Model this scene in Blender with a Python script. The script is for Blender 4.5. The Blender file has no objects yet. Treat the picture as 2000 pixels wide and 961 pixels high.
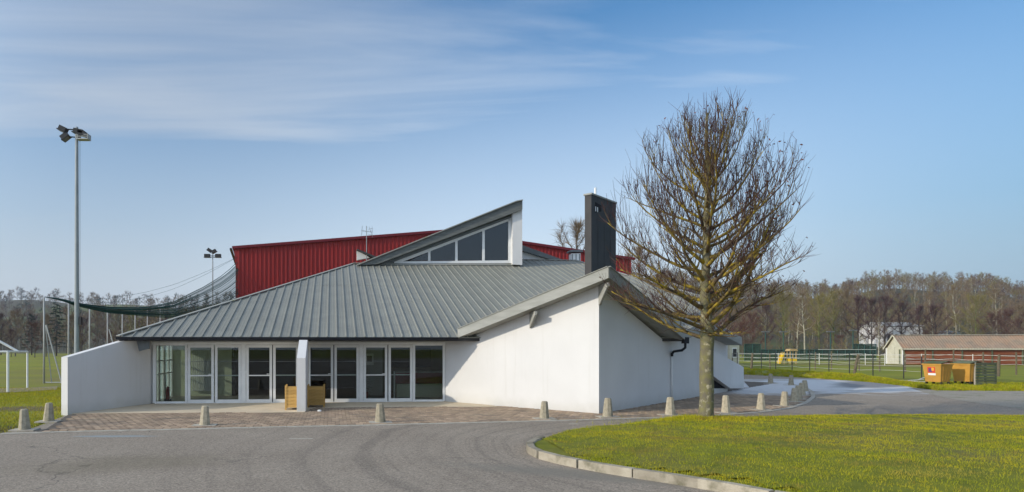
import bpy, bmesh, math, random
import numpy as np
from mathutils import Vector, Matrix
R = math.radians
sc = bpy.context.scene
COL = sc.collection

# ------------------------------------------------------------------ camera
F, CX, HY, EYE = 1260.0, 760.0, 675.0, 2.2       # focal length / principal point in px of the 2000 px wide photo
cam = bpy.data.cameras.new('camera'); cam_o = bpy.data.objects.new('camera', cam); COL.objects.link(cam_o)
cam.sensor_width = 36; cam.sensor_fit = 'HORIZONTAL'; cam.lens = F/2000*36
cam.shift_x = (1000-CX)/2000; cam.shift_y = (HY-480.5)/2000
cam.clip_start = .1; cam.clip_end = 6000
cam_o.location = (0, 0, EYE); cam_o.rotation_euler = (R(90), 0, 0)
sc.camera = cam_o
# ------------------------------------------------------------------ light
SUN_EL, SUN_AZ = R(21), math.atan2(-.93, -.367)    # azimuth clockwise from +Y
sdir = Vector((math.sin(SUN_AZ)*math.cos(SUN_EL), math.cos(SUN_AZ)*math.cos(SUN_EL), math.sin(SUN_EL)))
w = bpy.data.worlds.new('World'); sc.world = w; w.use_nodes = True
nt = w.node_tree; nt.nodes.clear()
def N(nt, typ, **kw):
    n = nt.nodes.new(typ)
    for k, v in kw.items(): setattr(n, k, v)
    return n
def setin(n, **kw):
    for k, v in kw.items(): n.inputs[k].default_value = v
sky = N(nt, 'ShaderNodeTexSky', sky_type='NISHITA', sun_disc=False, sun_elevation=SUN_EL, sun_rotation=SUN_AZ % (2*math.pi))
sky.air_density = 1.15; sky.dust_density = .4; sky.ozone_density = 3.2
tc = N(nt, 'ShaderNodeTexCoord')
# thin cirrus: project the view direction on a high flat layer
sep = N(nt, 'ShaderNodeSeparateXYZ'); nt.links.new(tc.outputs['Generated'], sep.inputs[0])
mz = N(nt, 'ShaderNodeMath', operation='MAXIMUM'); nt.links.new(sep.outputs['Z'], mz.inputs[0]); mz.inputs[1].default_value = .0
mz2 = N(nt, 'ShaderNodeMath', operation='ADD'); nt.links.new(mz.outputs[0], mz2.inputs[0]); mz2.inputs[1].default_value = .12
dv = N(nt, 'ShaderNodeVectorMath', operation='DIVIDE'); nt.links.new(tc.outputs['Generated'], dv.inputs[0])
cmb = N(nt, 'ShaderNodeCombineXYZ')
for i in range(3): nt.links.new(mz2.outputs[0], cmb.inputs[i])
nt.links.new(cmb.outputs[0], dv.inputs[1])
mp = N(nt, 'ShaderNodeMapping'); mp.inputs['Rotation'].default_value = (0, 0, R(14)); mp.inputs['Scale'].default_value = (.30, 1.35, .3)

mp.inputs['Location'].default_value = (2.1, 0.9, 0)
nt.links.new(dv.outputs[0], mp.inputs[0])
nz = N(nt, 'ShaderNodeTexNoise'); setin(nz, Scale=1.5, Detail=10, Roughness=.55, Distortion=.7); nt.links.new(mp.outputs[0], nz.inputs['Vector'])
rp = N(nt, 'ShaderNodeMapRange', interpolation_type='SMOOTHSTEP'); setin(rp, **{'From Min': .30, 'From Max': .74, 'To Min': 0.05, 'To Max': .52})
nt.links.new(nz.outputs[0], rp.inputs[0])
# milky veil towards the horizon
rh = N(nt, 'ShaderNodeMapRange', interpolation_type='SMOOTHSTEP'); setin(rh, **{'From Min': .0, 'From Max': .58, 'To Min': .97, 'To Max': 0.0})
nt.links.new(sep.outputs['Z'], rh.inputs[0])
mx_ = N(nt, 'ShaderNodeMath', operation='MAXIMUM'); dq = N(nt, 'ShaderNodeVectorMath', operation='DOT_PRODUCT'); nt.links.new(tc.outputs['Generated'], dq.inputs[0]); dq.inputs[1].default_value = sdir
lf_ = N(nt, 'ShaderNodeMapRange', interpolation_type='SMOOTHSTEP'); setin(lf_, **{'From Min': -.52, 'From Max': .2, 'To Min': 0.0, 'To Max': .36}); nt.links.new(dq.outputs['Value'], lf_.inputs[0])
ad_ = N(nt, 'ShaderNodeMath', operation='ADD'); nt.links.new(rp.outputs[0], ad_.inputs[0]); nt.links.new(lf_.outputs[0], ad_.inputs[1]); ad_.use_clamp = True
nt.links.new(ad_.outputs[0], mx_.inputs[0]); nt.links.new(rh.outputs[0], mx_.inputs[1])
mix = N(nt, 'ShaderNodeMix', data_type='RGBA')
dp = N(nt, 'ShaderNodeVectorMath', operation='DOT_PRODUCT'); nt.links.new(tc.outputs['Generated'], dp.inputs[0]); dp.inputs[1].default_value = sdir
rx = N(nt, 'ShaderNodeMapRange', interpolation_type='SMOOTHSTEP'); setin(rx, **{'From Min': -.96, 'From Max': -.50}); nt.links.new(dp.outputs['Value'], rx.inputs[0])
vc00 = N(nt, 'ShaderNodeMix', data_type='RGBA'); nt.links.new(rx.outputs[0], vc00.inputs[0]); vc00.inputs[6].default_value = (1.9, 3.0, 4.2, 1); vc00.inputs[7].default_value = (5.7, 6.3, 7.1, 1)
rx2 = N(nt, 'ShaderNodeMapRange', interpolation_type='SMOOTHSTEP'); setin(rx2, **{'From Min': -.45, 'From Max': .12}); nt.links.new(dp.outputs['Value'], rx2.inputs[0])
vc0 = N(nt, 'ShaderNodeMix', data_type='RGBA'); nt.links.new(rx2.outputs[0], vc0.inputs[0]); nt.links.new(vc00.outputs[2], vc0.inputs[6]); vc0.inputs[7].default_value = (4.1, 4.6, 5.3, 1)
fw = N(nt, 'ShaderNodeMapRange', interpolation_type='SMOOTHSTEP'); setin(fw, **{'From Min': .15, 'From Max': 1.0, 'To Min': 1.0, 'To Max': 3.2}); nt.links.new(dp.outputs['Value'], fw.inputs[0])
vc = N(nt, 'ShaderNodeMix', data_type='RGBA', blend_type='MULTIPLY'); vc.inputs[0].default_value = 1; nt.links.new(vc0.outputs[2], vc.inputs[6]); nt.links.new(fw.outputs[0], vc.inputs[7])
nt.links.new(mx_.outputs[0], mix.inputs[0]); hs = N(nt, 'ShaderNodeHueSaturation'); setin(hs, Saturation=1.85, Value=1.12); nt.links.new(sky.outputs[0], hs.inputs['Color']); nt.links.new(hs.outputs[0], mix.inputs[6]); nt.links.new(vc.outputs[2], mix.inputs[7])
bg = N(nt, 'ShaderNodeBackground'); bg.inputs[1].default_value = .08
nt.links.new(mix.outputs[2], bg.inputs[0])
wo = N(nt, 'ShaderNodeOutputWorld'); nt.links.new(bg.outputs[0], wo.inputs[0])
sun = bpy.data.lights.new('sun', 'SUN'); sun.energy = 2.0; sun.angle = R(.5); sun.color = (1, .895, .73)
sun_o = bpy.data.objects.new('sun', sun); COL.objects.link(sun_o)
sun_o.rotation_euler = sdir.to_track_quat('Z', 'Y').to_euler()
sc.view_settings.view_transform = 'Standard'; sc.view_settings.look = 'None'; sc.view_settings.gamma = 1
sc.view_settings.exposure = 0.73
try:
    sc.cycles.max_bounces = 8; sc.cycles.transparent_max_bounces = 24; sc.cycles.volume_bounces = 0
except Exception: pass

# ------------------------------------------------------------------ materials
MATS = {}
def mat(name, col, rough=.85, col2=None, scale=3.0, detail=6, bump=0.0, bscale=None, metal=0.0, spec=.18, stretch=(1,1,1), coords='Position', lo=.35, hi=.65, col3=None, scale3=.4, lo3=.45, hi3=.7):
    m = bpy.data.materials.new(name); m.use_nodes = True; nt = m.node_tree
    b = nt.nodes['Principled BSDF']; setin(b, Roughness=rough, Metallic=metal); b.inputs['Specular IOR Level'].default_value = spec
    b.inputs['Base Color'].default_value = (*col, 1)
    if coords == 'Position':
        g = N(nt, 'ShaderNodeNewGeometry'); src = g.outputs['Position']
    else:
        g = N(nt, 'ShaderNodeTexCoord'); src = g.outputs['Object']
    mp = N(nt, 'ShaderNodeMapping'); mp.inputs['Scale'].default_value = stretch; nt.links.new(src, mp.inputs[0])
    out = None
    def layer(prev, c, s, l, h):
        nz = N(nt, 'ShaderNodeTexNoise'); setin(nz, Scale=s, Detail=detail, Roughness=.6); nt.links.new(mp.outputs[0], nz.inputs['Vector'])
        r = N(nt, 'ShaderNodeMapRange'); setin(r, **{'From Min': l, 'From Max': h}); nt.links.new(nz.outputs[0], r.inputs[0])
        x = N(nt, 'ShaderNodeMix', data_type='RGBA'); nt.links.new(r.outputs[0], x.inputs[0])
        if isinstance(prev, tuple): x.inputs[6].default_value = (*prev, 1)
        else: nt.links.new(prev, x.inputs[6])
        x.inputs[7].default_value = (*c, 1)
        return x.outputs[2]
    out = col
    if col2: out = layer(out, col2, scale, lo, hi)
    if col3: out = layer(out, col3, scale3, lo3, hi3)
    if not isinstance(out, tuple): nt.links.new(out, b.inputs['Base Color'])
    if bump:
        nz = N(nt, 'ShaderNodeTexNoise'); setin(nz, Scale=bscale or scale*6, Detail=5); nt.links.new(mp.outputs[0], nz.inputs['Vector'])
        bp = N(nt, 'ShaderNodeBump'); setin(bp, Strength=bump, Distance=.02); nt.links.new(nz.outputs[0], bp.inputs['Height']); nt.links.new(bp.outputs[0], b.inputs['Normal'])
    MATS[name] = m; return m
def rand_tint(m, amt=.25):
    """per-object variation of the base colour (alike pieces are never quite alike)"""
    nt = m.node_tree; b = nt.nodes['Principled BSDF']; inp = b.inputs['Base Color']
    oi = N(nt, 'ShaderNodeObjectInfo'); r = N(nt, 'ShaderNodeMapRange'); setin(r, **{'To Min': 1-amt, 'To Max': 1+amt}); nt.links.new(oi.outputs['Random'], r.inputs[0])
    hs = N(nt, 'ShaderNodeHueSaturation'); nt.links.new(r.outputs[0], hs.inputs['Value'])
    if inp.links: nt.links.new(inp.links[0].from_socket, hs.inputs['Color'])
    else: hs.inputs['Color'].default_value = inp.default_value
    nt.links.new(hs.outputs[0], inp); return m
def mask_color(m, col, center, radii, angle=0, noise=.5, nscale=.5, soft=.25, strength=1.0, nstretch=(1,1,1), fine=None):
    """a patch with a shape of its own (frost, wear, mud): an ellipse on the ground with a ragged edge"""
    nt = m.node_tree; b = nt.nodes['Principled BSDF']; inp = b.inputs['Base Color']
    g = N(nt, 'ShaderNodeNewGeometry'); mp = N(nt, 'ShaderNodeMapping', vector_type='TEXTURE')
    mp.inputs['Location'].default_value = (*center, 0); mp.inputs['Rotation'].default_value = (0, 0, angle); mp.inputs['Scale'].default_value = (*radii, 1e6)
    nt.links.new(g.outputs['Position'], mp.inputs[0])
    ln = N(nt, 'ShaderNodeVectorMath', operation='LENGTH'); nt.links.new(mp.outputs[0], ln.inputs[0])
    ms = N(nt, 'ShaderNodeMapping'); ms.inputs['Scale'].default_value = nstretch; nt.links.new(g.outputs['Position'], ms.inputs[0])
    nz = N(nt, 'ShaderNodeTexNoise'); setin(nz, Scale=nscale, Detail=6, Roughness=.6); nt.links.new(ms.outputs[0], nz.inputs['Vector'])
    ma = N(nt, 'ShaderNodeMath', operation='MULTIPLY_ADD'); nt.links.new(nz.outputs[0], ma.inputs[0]); ma.inputs[1].default_value = noise*2; nt.links.new(ln.outputs[1], ma.inputs[2])
    r = N(nt, 'ShaderNodeMapRange', interpolation_type='SMOOTHSTEP'); setin(r, **{'From Min': 1+noise+soft, 'From Max': 1+noise-soft, 'To Min': 0, 'To Max': strength}); nt.links.new(ma.outputs[0], r.inputs[0])
    x = N(nt, 'ShaderNodeMix', data_type='RGBA'); nt.links.new(r.outputs[0], x.inputs[0])
    if inp.links: nt.links.new(inp.links[0].from_socket, x.inputs[6])
    else: x.inputs[6].default_value = inp.default_value
    x.inputs[7].default_value = (*col, 1); nt.links.new(x.outputs[2], inp)
def glass(name, tint=(.80,.84,.84), rough=0.0, refl=1.0):
    m = bpy.data.materials.new(name); m.use_nodes = True; nt = m.node_tree; nt.nodes.clear()
    t = N(nt, 'ShaderNodeBsdfTransparent'); t.inputs[0].default_value = (*tint, 1)
    g = N(nt, 'ShaderNodeBsdfGlossy'); g.inputs['Roughness'].default_value = rough; g.inputs[0].default_value = (.9,.95,1,1)
    fr = N(nt, 'ShaderNodeFresnel'); fr.inputs[0].default_value = 1.5
    mu = N(nt, 'ShaderNodeMath', operation='MULTIPLY'); mu.use_clamp = True; nt.links.new(fr.outputs[0], mu.inputs[0]); mu.inputs[1].default_value = refl
    mx = N(nt, 'ShaderNodeMixShader'); nt.links.new(mu.outputs[0], mx.inputs[0]); nt.links.new(t.outputs[0], mx.inputs[1]); nt.links.new(g.outputs[0], mx.inputs[2])
    o = N(nt, 'ShaderNodeOutputMaterial'); nt.links.new(mx.outputs[0], o.inputs[0]); MATS[name] = m; return m

WHITE = mat('white_render', (.67,.665,.655), .9, (.63,.625,.615), .6, bump=.12, bscale=60, col3=(.62,.62,.605), scale3=1.7, lo3=.6, hi3=.85)
WHITEM = mat('white_metal', (.78,.79,.78), .4, (.72,.73,.72), 2)
PVC = mat('white_frame', (.76,.77,.76), .35, (.70,.71,.70), 3)
ROOF = rand_tint(mat('grey_roof_sheet', (.235,.238,.205), .5, (.20,.203,.178), 1.2, stretch=(1,1,1), metal=.0, spec=.35, col3=(.265,.265,.23), scale3=5, lo3=.5, hi3=.8), .05)
ROOFCAP = mat('grey_roof_cap', (.31,.315,.29), .5, (.26,.265,.24), 2, col3=(.20,.20,.09), scale3=1.5, lo3=.62, hi3=.75)
SLATE = mat('dark_grey_cladding', (.048,.047,.048), .6, (.06,.058,.058), 1.5, spec=.12)
MIDGREY = mat('blue_grey_panel', (.17,.185,.19), .5, (.125,.14,.145), 1.5)
FASC = mat('weathered_fascia', (.35,.352,.325), .8, (.27,.275,.25), 1.2, stretch=(1,1,6), bump=.2, bscale=14, col3=(.28,.28,.25), scale3=2.2, lo3=.55, hi3=.8)
VERGE = mat('shingled_verge', (.16,.17,.165), .75, (.11,.12,.115), 2.5, stretch=(1,1,5), bump=.3, bscale=12)
GUT = mat('dark_gutter', (.016,.018,.024), .45, spec=.2)
RED = mat('red_cladding', (.31,.034,.034), .5, (.26,.03,.03), .35, spec=.1, col3=(.25,.035,.038), scale3=.9, lo3=.5, hi3=.8, stretch=(1,1,.25))
REDTRIM = mat('dark_red_trim', (.16,.02,.028), .45)
def weather(m, col, z0=.0, z1=.5, strength=.6):
    """splash dirt near the ground and faint run marks"""
    nt = m.node_tree; b = nt.nodes['Principled BSDF']; inp = b.inputs['Base Color']
    g = N(nt, 'ShaderNodeNewGeometry'); sp = N(nt, 'ShaderNodeSeparateXYZ'); nt.links.new(g.outputs['Position'], sp.inputs[0])
    nz = N(nt, 'ShaderNodeTexNoise'); setin(nz, Scale=2.2, Detail=7, Roughness=.65); nt.links.new(g.outputs['Position'], nz.inputs['Vector'])
    ma = N(nt, 'ShaderNodeMath', operation='MULTIPLY_ADD'); nt.links.new(nz.outputs[0], ma.inputs[0]); ma.inputs[1].default_value = .55; nt.links.new(sp.outputs['Z'], ma.inputs[2])
    r = N(nt, 'ShaderNodeMapRange', interpolation_type='SMOOTHSTEP'); setin(r, **{'From Min': z1+.28, 'From Max': z0+.2, 'To Min': 0, 'To Max': strength}); nt.links.new(ma.outputs[0], r.inputs[0])
    ms = N(nt, 'ShaderNodeMapping'); ms.inputs['Scale'].default_value = (3.2,3.2,.12); nt.links.new(g.outputs['Position'], ms.inputs[0])
    n2 = N(nt, 'ShaderNodeTexNoise'); setin(n2, Scale=2.0, Detail=5, Roughness=.7); nt.links.new(ms.outputs[0], n2.inputs['Vector'])
    r2 = N(nt, 'ShaderNodeMapRange'); setin(r2, **{'From Min': .56, 'From Max': .78, 'To Min': 0, 'To Max': .42}); nt.links.new(n2.outputs[0], r2.inputs[0])
    mx = N(nt, 'ShaderNodeMath', operation='MAXIMUM'); nt.links.new(r.outputs[0], mx.inputs[0]); nt.links.new(r2.outputs[0], mx.inputs[1])
    x = N(nt, 'ShaderNodeMix', data_type='RGBA'); nt.links.new(mx.outputs[0], x.inputs[0]); nt.links.new(inp.links[0].from_socket, x.inputs[6]); x.inputs[7].default_value = (*col, 1); nt.links.new(x.outputs[2], inp)
weather(WHITE, (.50,.485,.44))
CONC = rand_tint(mat('bollard_concrete', (.44,.39,.29), .95, (.30,.27,.20), 9, bump=.5, bscale=60, col3=(.17,.16,.12), scale3=4, lo3=.55, hi3=.8, coords='Object'), .16)
KERBM = rand_tint(mat('kerb_concrete', (.39,.35,.275), .95, (.29,.255,.195), 3, bump=.6, bscale=40, col3=(.14,.13,.085), scale3=2.6, lo3=.50, hi3=.68), .16)
EDGE = mat('edging_concrete', (.44,.41,.35), .95, (.34,.31,.26), 5, bump=.3)
SLAB = mat('threshold_concrete', (.62,.52,.375), .95, (.55,.46,.335), 2.5, bump=.2, col3=(.47,.40,.30), scale3=.9, lo3=.5, hi3=.8)
PAVER = rand_tint(mat('paver_pink', (.38,.285,.20), .95, (.31,.23,.165), 6, bump=.3, bscale=60, col3=(.17,.14,.115), scale3=.8, lo3=.5, hi3=.75), .26)
PAVER2 = mat('paver_buff', (.36,.275,.19), .95, (.29,.22,.155), 6, bump=.3, bscale=60, col3=(.16,.135,.11), scale3=.8, lo3=.5, hi3=.75)
PAVER3 = mat('paver_grey', (.31,.23,.165), .95, (.26,.195,.14), 6, bump=.3, bscale=60, col3=(.15,.125,.10), scale3=.8, lo3=.5, hi3=.75)
JOINT = mat('paving_joint', (.10,.085,.07), .95, (.14,.12,.10), 3)
ASPH = mat('asphalt', (.25,.21,.168), .92, (.30,.255,.205), .35, bump=.6, bscale=90, col3=(.34,.30,.24), scale3=16, lo3=.50, hi3=.75, detail=9)
GRASS = mat('grass_ground', (.17,.18,.018), .95, (.11,.125,.012), 2.3, bump=.6, bscale=30, col3=(.15,.125,.045), scale3=.35, lo3=.5, hi3=.72)
FIELD = mat('field_grass', (.235,.235,.022), .95, (.165,.19,.018), .18, bump=.5, bscale=8, col3=(.16,.135,.055), scale3=.06, lo3=.48, hi3=.7)
GRAVEL = mat('gravel', (.36,.325,.265), .95, (.25,.225,.185), 14, bump=.6, bscale=60, col3=(.12,.14,.05), scale3=1.0, lo3=.55, hi3=.75)
HILLM = mat('hillside', (.075,.068,.042), .95, (.06,.06,.035), .02, col3=(.10,.12,.035), scale3=.006, lo3=.52, hi3=.58)
BARK = mat('lichen_bark', (.14,.125,.092), .95, (.19,.175,.075), 7, bump=.7, bscale=30, col3=(.42,.38,.27), scale3=6, lo3=.56, hi3=.68)
LIMBM = mat('lichen_limb', (.13,.10,.05), .95, (.40,.29,.025), 4.5, bump=.5, bscale=30, lo=.43, hi=.62, col3=(.085,.06,.045), scale3=1.6, lo3=.44, hi3=.60)
TWIGM = mat('twig', (.085,.042,.036), .9, (.055,.03,.027), 2, col3=(.19,.15,.03), scale3=1.3, lo3=.54, hi3=.70)
LEAFM = mat('dead_leaf', (.16,.06,.03), .8, (.10,.04,.03), 5)
WOODP = rand_tint(mat('planter_wood', (.55,.35,.12), .7, (.44,.26,.075), 3, stretch=(2,2,12), coords='Object'), .14)
BINM = mat('yellow_plastic', (.53,.285,.055), .55, (.45,.235,.045), 3, col3=(.40,.23,.07), scale3=1.6, lo3=.55, hi3=.8)
OLDWOOD = rand_tint(mat('old_plank', (.155,.16,.11), .9, (.10,.11,.07), 4, stretch=(1,1,10), col3=(.085,.12,.04), scale3=1.5, lo3=.45, hi3=.7), .2)
BARNW = rand_tint(mat('red_plank', (.23,.068,.033), .85, (.15,.047,.026), 2, stretch=(.6,.6,8), col3=(.30,.15,.075), scale3=1.0, lo3=.5, hi3=.75), .28)
BARNR = rand_tint(mat('barn_roof', (.30,.232,.175), .9, (.21,.17,.135), 1.2, col3=(.33,.21,.14), scale3=.5, lo3=.45, hi3=.65), .10)
CREAM = mat('cream_paint', (.58,.56,.45), .85, (.48,.46,.36), 2.5)
POST = mat('grey_post', (.40,.41,.40), .5, (.33,.34,.33), 2)
MASTM = mat('mast_steel', (.30,.33,.345), .45, (.24,.27,.28), 2)
DARK = mat('dark_metal', (.03,.032,.035), .5)
BLACK = mat('painted_void_black', (.015,.015,.018), .9)
GREENM = mat('green_fence_steel', (.03,.085,.075), .6)
GLASS = glass('clear_glass', (.78,.82,.80), refl=.9)
GLASSD = glass('dark_glass', (.30,.34,.36), refl=2.2)
IWALL = mat('interior_cream', (.66,.68,.52), .9, (.60,.62,.48), 1)
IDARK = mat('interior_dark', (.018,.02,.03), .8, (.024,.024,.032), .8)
IOLIVE = mat('interior_olive', (.15,.14,.09), .85)
IPALE = mat('interior_pale', (.42,.42,.40), .85)
IFLOOR = mat('interior_tiles', (.20,.19,.165), .35, (.17,.16,.14), 2)
BURG = mat('burgundy_front', (.17,.03,.045), .5)
WIRE = mat('white_tape', (.62,.61,.56), .6)
WOODPOST = mat('fence_post_wood', (.16,.13,.085), .9, (.10,.085,.06), 5)
YEL = mat('yellow_play', (.75,.50,.02), .5)
TAN = mat('tan_play', (.42,.30,.14), .7)

# ------------------------------------------------------------------ mesh helpers
class MB:
    def __init__(s): s.v = []; s.f = []; s.mi = []
    def add(s, vs, fs, mi=0):
        o = len(s.v); s.v += [tuple(p) for p in vs]; s.f += [tuple(i+o for i in f) for f in fs]; s.mi += [mi]*len(fs); return s
    def box(s, c, size, rz=0, mi=0, ax=None):
        hx, hy, hz = size[0]/2, size[1]/2, size[2]/2
        if ax is None:
            ca, sa = math.cos(rz), math.sin(rz); ax = (Vector((ca,sa,0)), Vector((-sa,ca,0)), Vector((0,0,1)))
        c = Vector(c); vs = [c+ax[0]*a*hx+ax[1]*b*hy+ax[2]*d*hz for d in (-1,1) for a, b in ((-1,-1),(1,-1),(1,1),(-1,1))]
        return s.add(vs, [(3,2,1,0),(4,5,6,7),(0,1,5,4),(1,2,6,5),(2,3,7,6),(3,0,4,7)], mi)
    def bar(s, a, b, wd, ht, up=(0,0,1), mi=0):
        a = Vector(a); b = Vector(b); d = (b-a); L = d.length; d = d/L; up = Vector(up)
        sd = d.cross(up)
        if sd.length < 1e-4: sd = d.cross(Vector((0,1,0)))
        sd.normalize(); u = sd.cross(d).normalized()
        return s.box((a+b)/2, (L, wd, ht), ax=(d, -sd, u), mi=mi)
    def prism(s, poly, ext, mi=0):
        n = len(poly); ext = Vector(ext); a = [Vector(p) for p in poly]; b = [p+ext for p in a]
        nrm = Vector((0,0,0))
        for i in range(n): nrm += a[i].cross(a[(i+1) % n])
        flip = nrm.dot(ext) > 0
        f0 = tuple(range(n)); f1 = tuple(range(n, 2*n))
        fs = [f0[::-1] if flip else f0, f1 if flip else f1[::-1]]
        for i in range(n):
            j = (i+1) % n; q = (i, j, n+j, n+i); fs.append(q if flip else q[::-1])
        return s.add(a+b, fs, mi)
    def tube(s, pts, rad, n=6, cap=True, mi=0):
        pts = [Vector(p) for p in pts]; k = len(pts)
        if not hasattr(rad, '__len__'): rad = [rad]*k
        t0 = (pts[1]-pts[0]).normalized(); ref = Vector((0,0,1)) if abs(t0.z) < .9 else Vector((1,0,0))
        vs = []
        for i in range(k):
            t = (pts[min(i+1, k-1)]-pts[max(i-1, 0)])
            t = t.normalized() if t.length > 1e-9 else t0
            x = ref-t*ref.dot(t)
            if x.length < 1e-3: x = Vector((0,1,0))-t*t.y
            x.normalize(); ref = x; y = t.cross(x)
            for j in range(n):
                a = 2*math.pi*j/n; vs.append(pts[i]+(x*math.cos(a)+y*math.sin(a))*rad[i])
        fs = [(i*n+j, i*n+(j+1) % n, (i+1)*n+(j+1) % n, (i+1)*n+j) for i in range(k-1) for j in range(n)]
        if cap: fs += [tuple(range(n))[::-1], tuple(range((k-1)*n, k*n))]
        return s.add(vs, fs, mi)
    def mesh(s, name, mats, smooth=False):
        me = bpy.data.meshes.new(name); me.from_pydata(s.v, [], s.f)
        for m in (mats if isinstance(mats, (list, tuple)) else [mats]): me.materials.append(m)
        if any(s.mi): me.polygons.foreach_set('material_index', s.mi)
        if smooth: me.polygons.foreach_set('use_smooth', [True]*len(me.polygons))
        me.update(); return me
    def build(s, name, mats, parent=None, smooth=False, **kw):
        return link(name, s.mesh(name, mats, smooth), parent, **kw)
def link(name, me, parent=None, loc=None, rz=None, **kw):
    o = bpy.data.objects.new(name, me); COL.objects.link(o)
    if parent: o.parent = parent
    if loc is not None: o.location = loc
    if rz is not None: o.rotation_euler = (0, 0, rz)
    for k, v in kw.items(): o[k] = v
    return o
def thing(name, label, cat, loc=(0,0,0), rz=0, group=None, me=None):
    o = bpy.data.objects.new(name, me); COL.objects.link(o); o.location = loc; o.rotation_euler = (0, 0, rz)
    o['label'] = label; o['category'] = cat
    if group: o['group'] = group
    if me is None: o.empty_display_size = .2
    return o
def np_mesh(name, v, tri, mats, mi=None):
    me = bpy.data.meshes.new(name); v = np.asarray(v, np.float32); tri = np.asarray(tri, np.int32)
    me.vertices.add(len(v)); me.vertices.foreach_set('co', v.ravel())
    me.loops.add(tri.size); me.loops.foreach_set('vertex_index', tri.ravel())
    me.polygons.add(len(tri)); me.polygons.foreach_set('loop_start', np.arange(0, tri.size, 3, dtype=np.int32))
    for m in (mats if isinstance(mats, (list, tuple)) else [mats]): me.materials.append(m)
    if mi is not None: me.polygons.foreach_set('material_index', np.asarray(mi, np.int32))
    me.update(calc_edges=True); me.validate(); return me
def G(px, py, z=0.0):
    d = F*(EYE-z)/(py-HY); return Vector(((px-CX)*d/F, d, z))
def Q(px, py, d): return Vector(((px-CX)*d/F, d, EYE-(py-HY)*d/F))
def on_line(P, d, px):
    """distance along a plan line at which it crosses the sight line of a column"""
    k = (px-CX)/F; return (k*P[1]-P[0])/(d[0]-k*d[1])
V2 = lambda p, z: Vector((p[0], p[1], z))
def sheet(name, poly, z, m, kind='structure', thick=None, parent=None):
    b = MB()
    if thick: b.prism([V2(p, z-thick) for p in poly], (0,0,thick))
    else: b.add([V2(p, z) for p in poly], [tuple(range(len(poly)))])
    o = b.build(name, m, parent)
    # triangulate concave outlines safely
    bm = bmesh.new(); bm.from_mesh(o.data); bmesh.ops.triangulate(bm, faces=bm.faces[:]); bmesh.ops.recalc_face_normals(bm, faces=bm.faces[:])
    if not thick:
        for f in bm.faces:
            if f.normal.z < 0: f.normal_flip()
    bm.to_mesh(o.data); bm.free()
    if kind: o['kind'] = kind
    return o
def inside(poly, x, y):
    c = False; n = len(poly); j = n-1
    for i in range(n):
        xi, yi = poly[i][0], poly[i][1]; xj, yj = poly[j][0], poly[j][1]
        if (yi > y) != (yj > y) and x < (xj-xi)*(y-yi)/(yj-yi)+xi: c = not c
        j = i
    return c
rng = random.Random(11)

# ------------------------------------------------------------------ plan of the hall
A0 = R(5.0); e = Vector((math.cos(A0), math.sin(A0), 0)); u = Vector((-math.sin(A0), math.cos(A0), 0))
A = Vector((-8.87, 24.25, 0)); B = A+e*11.07; C = Vector((6.73, 20.69, 0))
BC = (C-B).normalized(); LBC = (C-B).length; CB = -BC
n1 = Vector((BC.y, -BC.x, 0));                      # outward normal of the sunlit wall (front left)
if n1.y > 0: n1 = -n1
sd = Vector((.684, .7295, 0)).normalized(); n2 = Vector((sd.y, -sd.x, 0))   # side wall direction, outward normal
ZE, PITCH = 2.52, .339
EV = A-u*1.3                                        # eave line
tL = on_line(EV, e, 232); Lp = EV+e*tL
vg1 = C+n1*.6; vg2 = C+n2*.6                        # verge lines of the raised corner
tR = ((EV-vg1).dot(u)); rk = (EV-vg1).dot(u)/CB.dot(u); Rp = vg1+CB*rk
sk = (EV-vg2).dot(u)/sd.dot(u); Sp = vg2+sd*sk
Tp = C+n1*.6+n2*.6
def zs(P):                                           # underside of the raised corner roof: rises along both walls to the corner
    P = Vector((P[0], P[1], 0)); return 2.41+.308*max(0, min((P-B).dot(BC), LBC-(P-C).dot(sd))-.9)
def te(P): return (Vector((P[0],P[1],0))-EV).dot(e)
def rp(t, s, h=0): p = EV+e*t+u*s; return Vector((p.x, p.y, ZE+PITCH*s+h))
tR, tS = te(Rp), te(Sp)

# ------------------------------------------------------------------ ground, road, pavement
ground = MB().add([(-1500,-300,-.03),(1500,-300,-.03),(1500,1500,-.03),(-1500,1500,-.03)], [(0,1,2,3)]).build('ground', FIELD, kind='structure')
mask_color(FIELD, (.11,.085,.055), G(20,797)[:2], (4.5,.9), .05, .5, .8, .35, .9)
mask_color(FIELD, (.06,.055,.035), G(20,836)[:2], (2.6,.8), .1, .5, 1.2, .3, .9)
edge_px = [(-150,852),(0,849),(60,847),(160,844),(330,840.5),(520,836),(740,831.5),(900,827.5),(1063,823.5),(1187,820),(1309,816),(1420,811.5),(1500,805),(1550,797),(1580,787),(1593,776),(1590,766),(1575,756),(1540,749),(1453,745)]
edge = [G(*p) for p in edge_px]
Ep = C+sd*17.2
road_poly = [(-70,-60),(70,-60),(70,14),(45,19.5),(30,21.6),G(2000,797),G(1890,784),G(1825,768),G(1775,755),G(1700,746.5),G(1600,739.5),G(1453,732),(20,60),(8,60),(6,36),(-5,27),(-9.9,20.9),G(126,812),G(60,838),G(0,846),(-25,16.6),(-70,15)]
road = sheet('road', road_poly, 0.0, ASPH)
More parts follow.
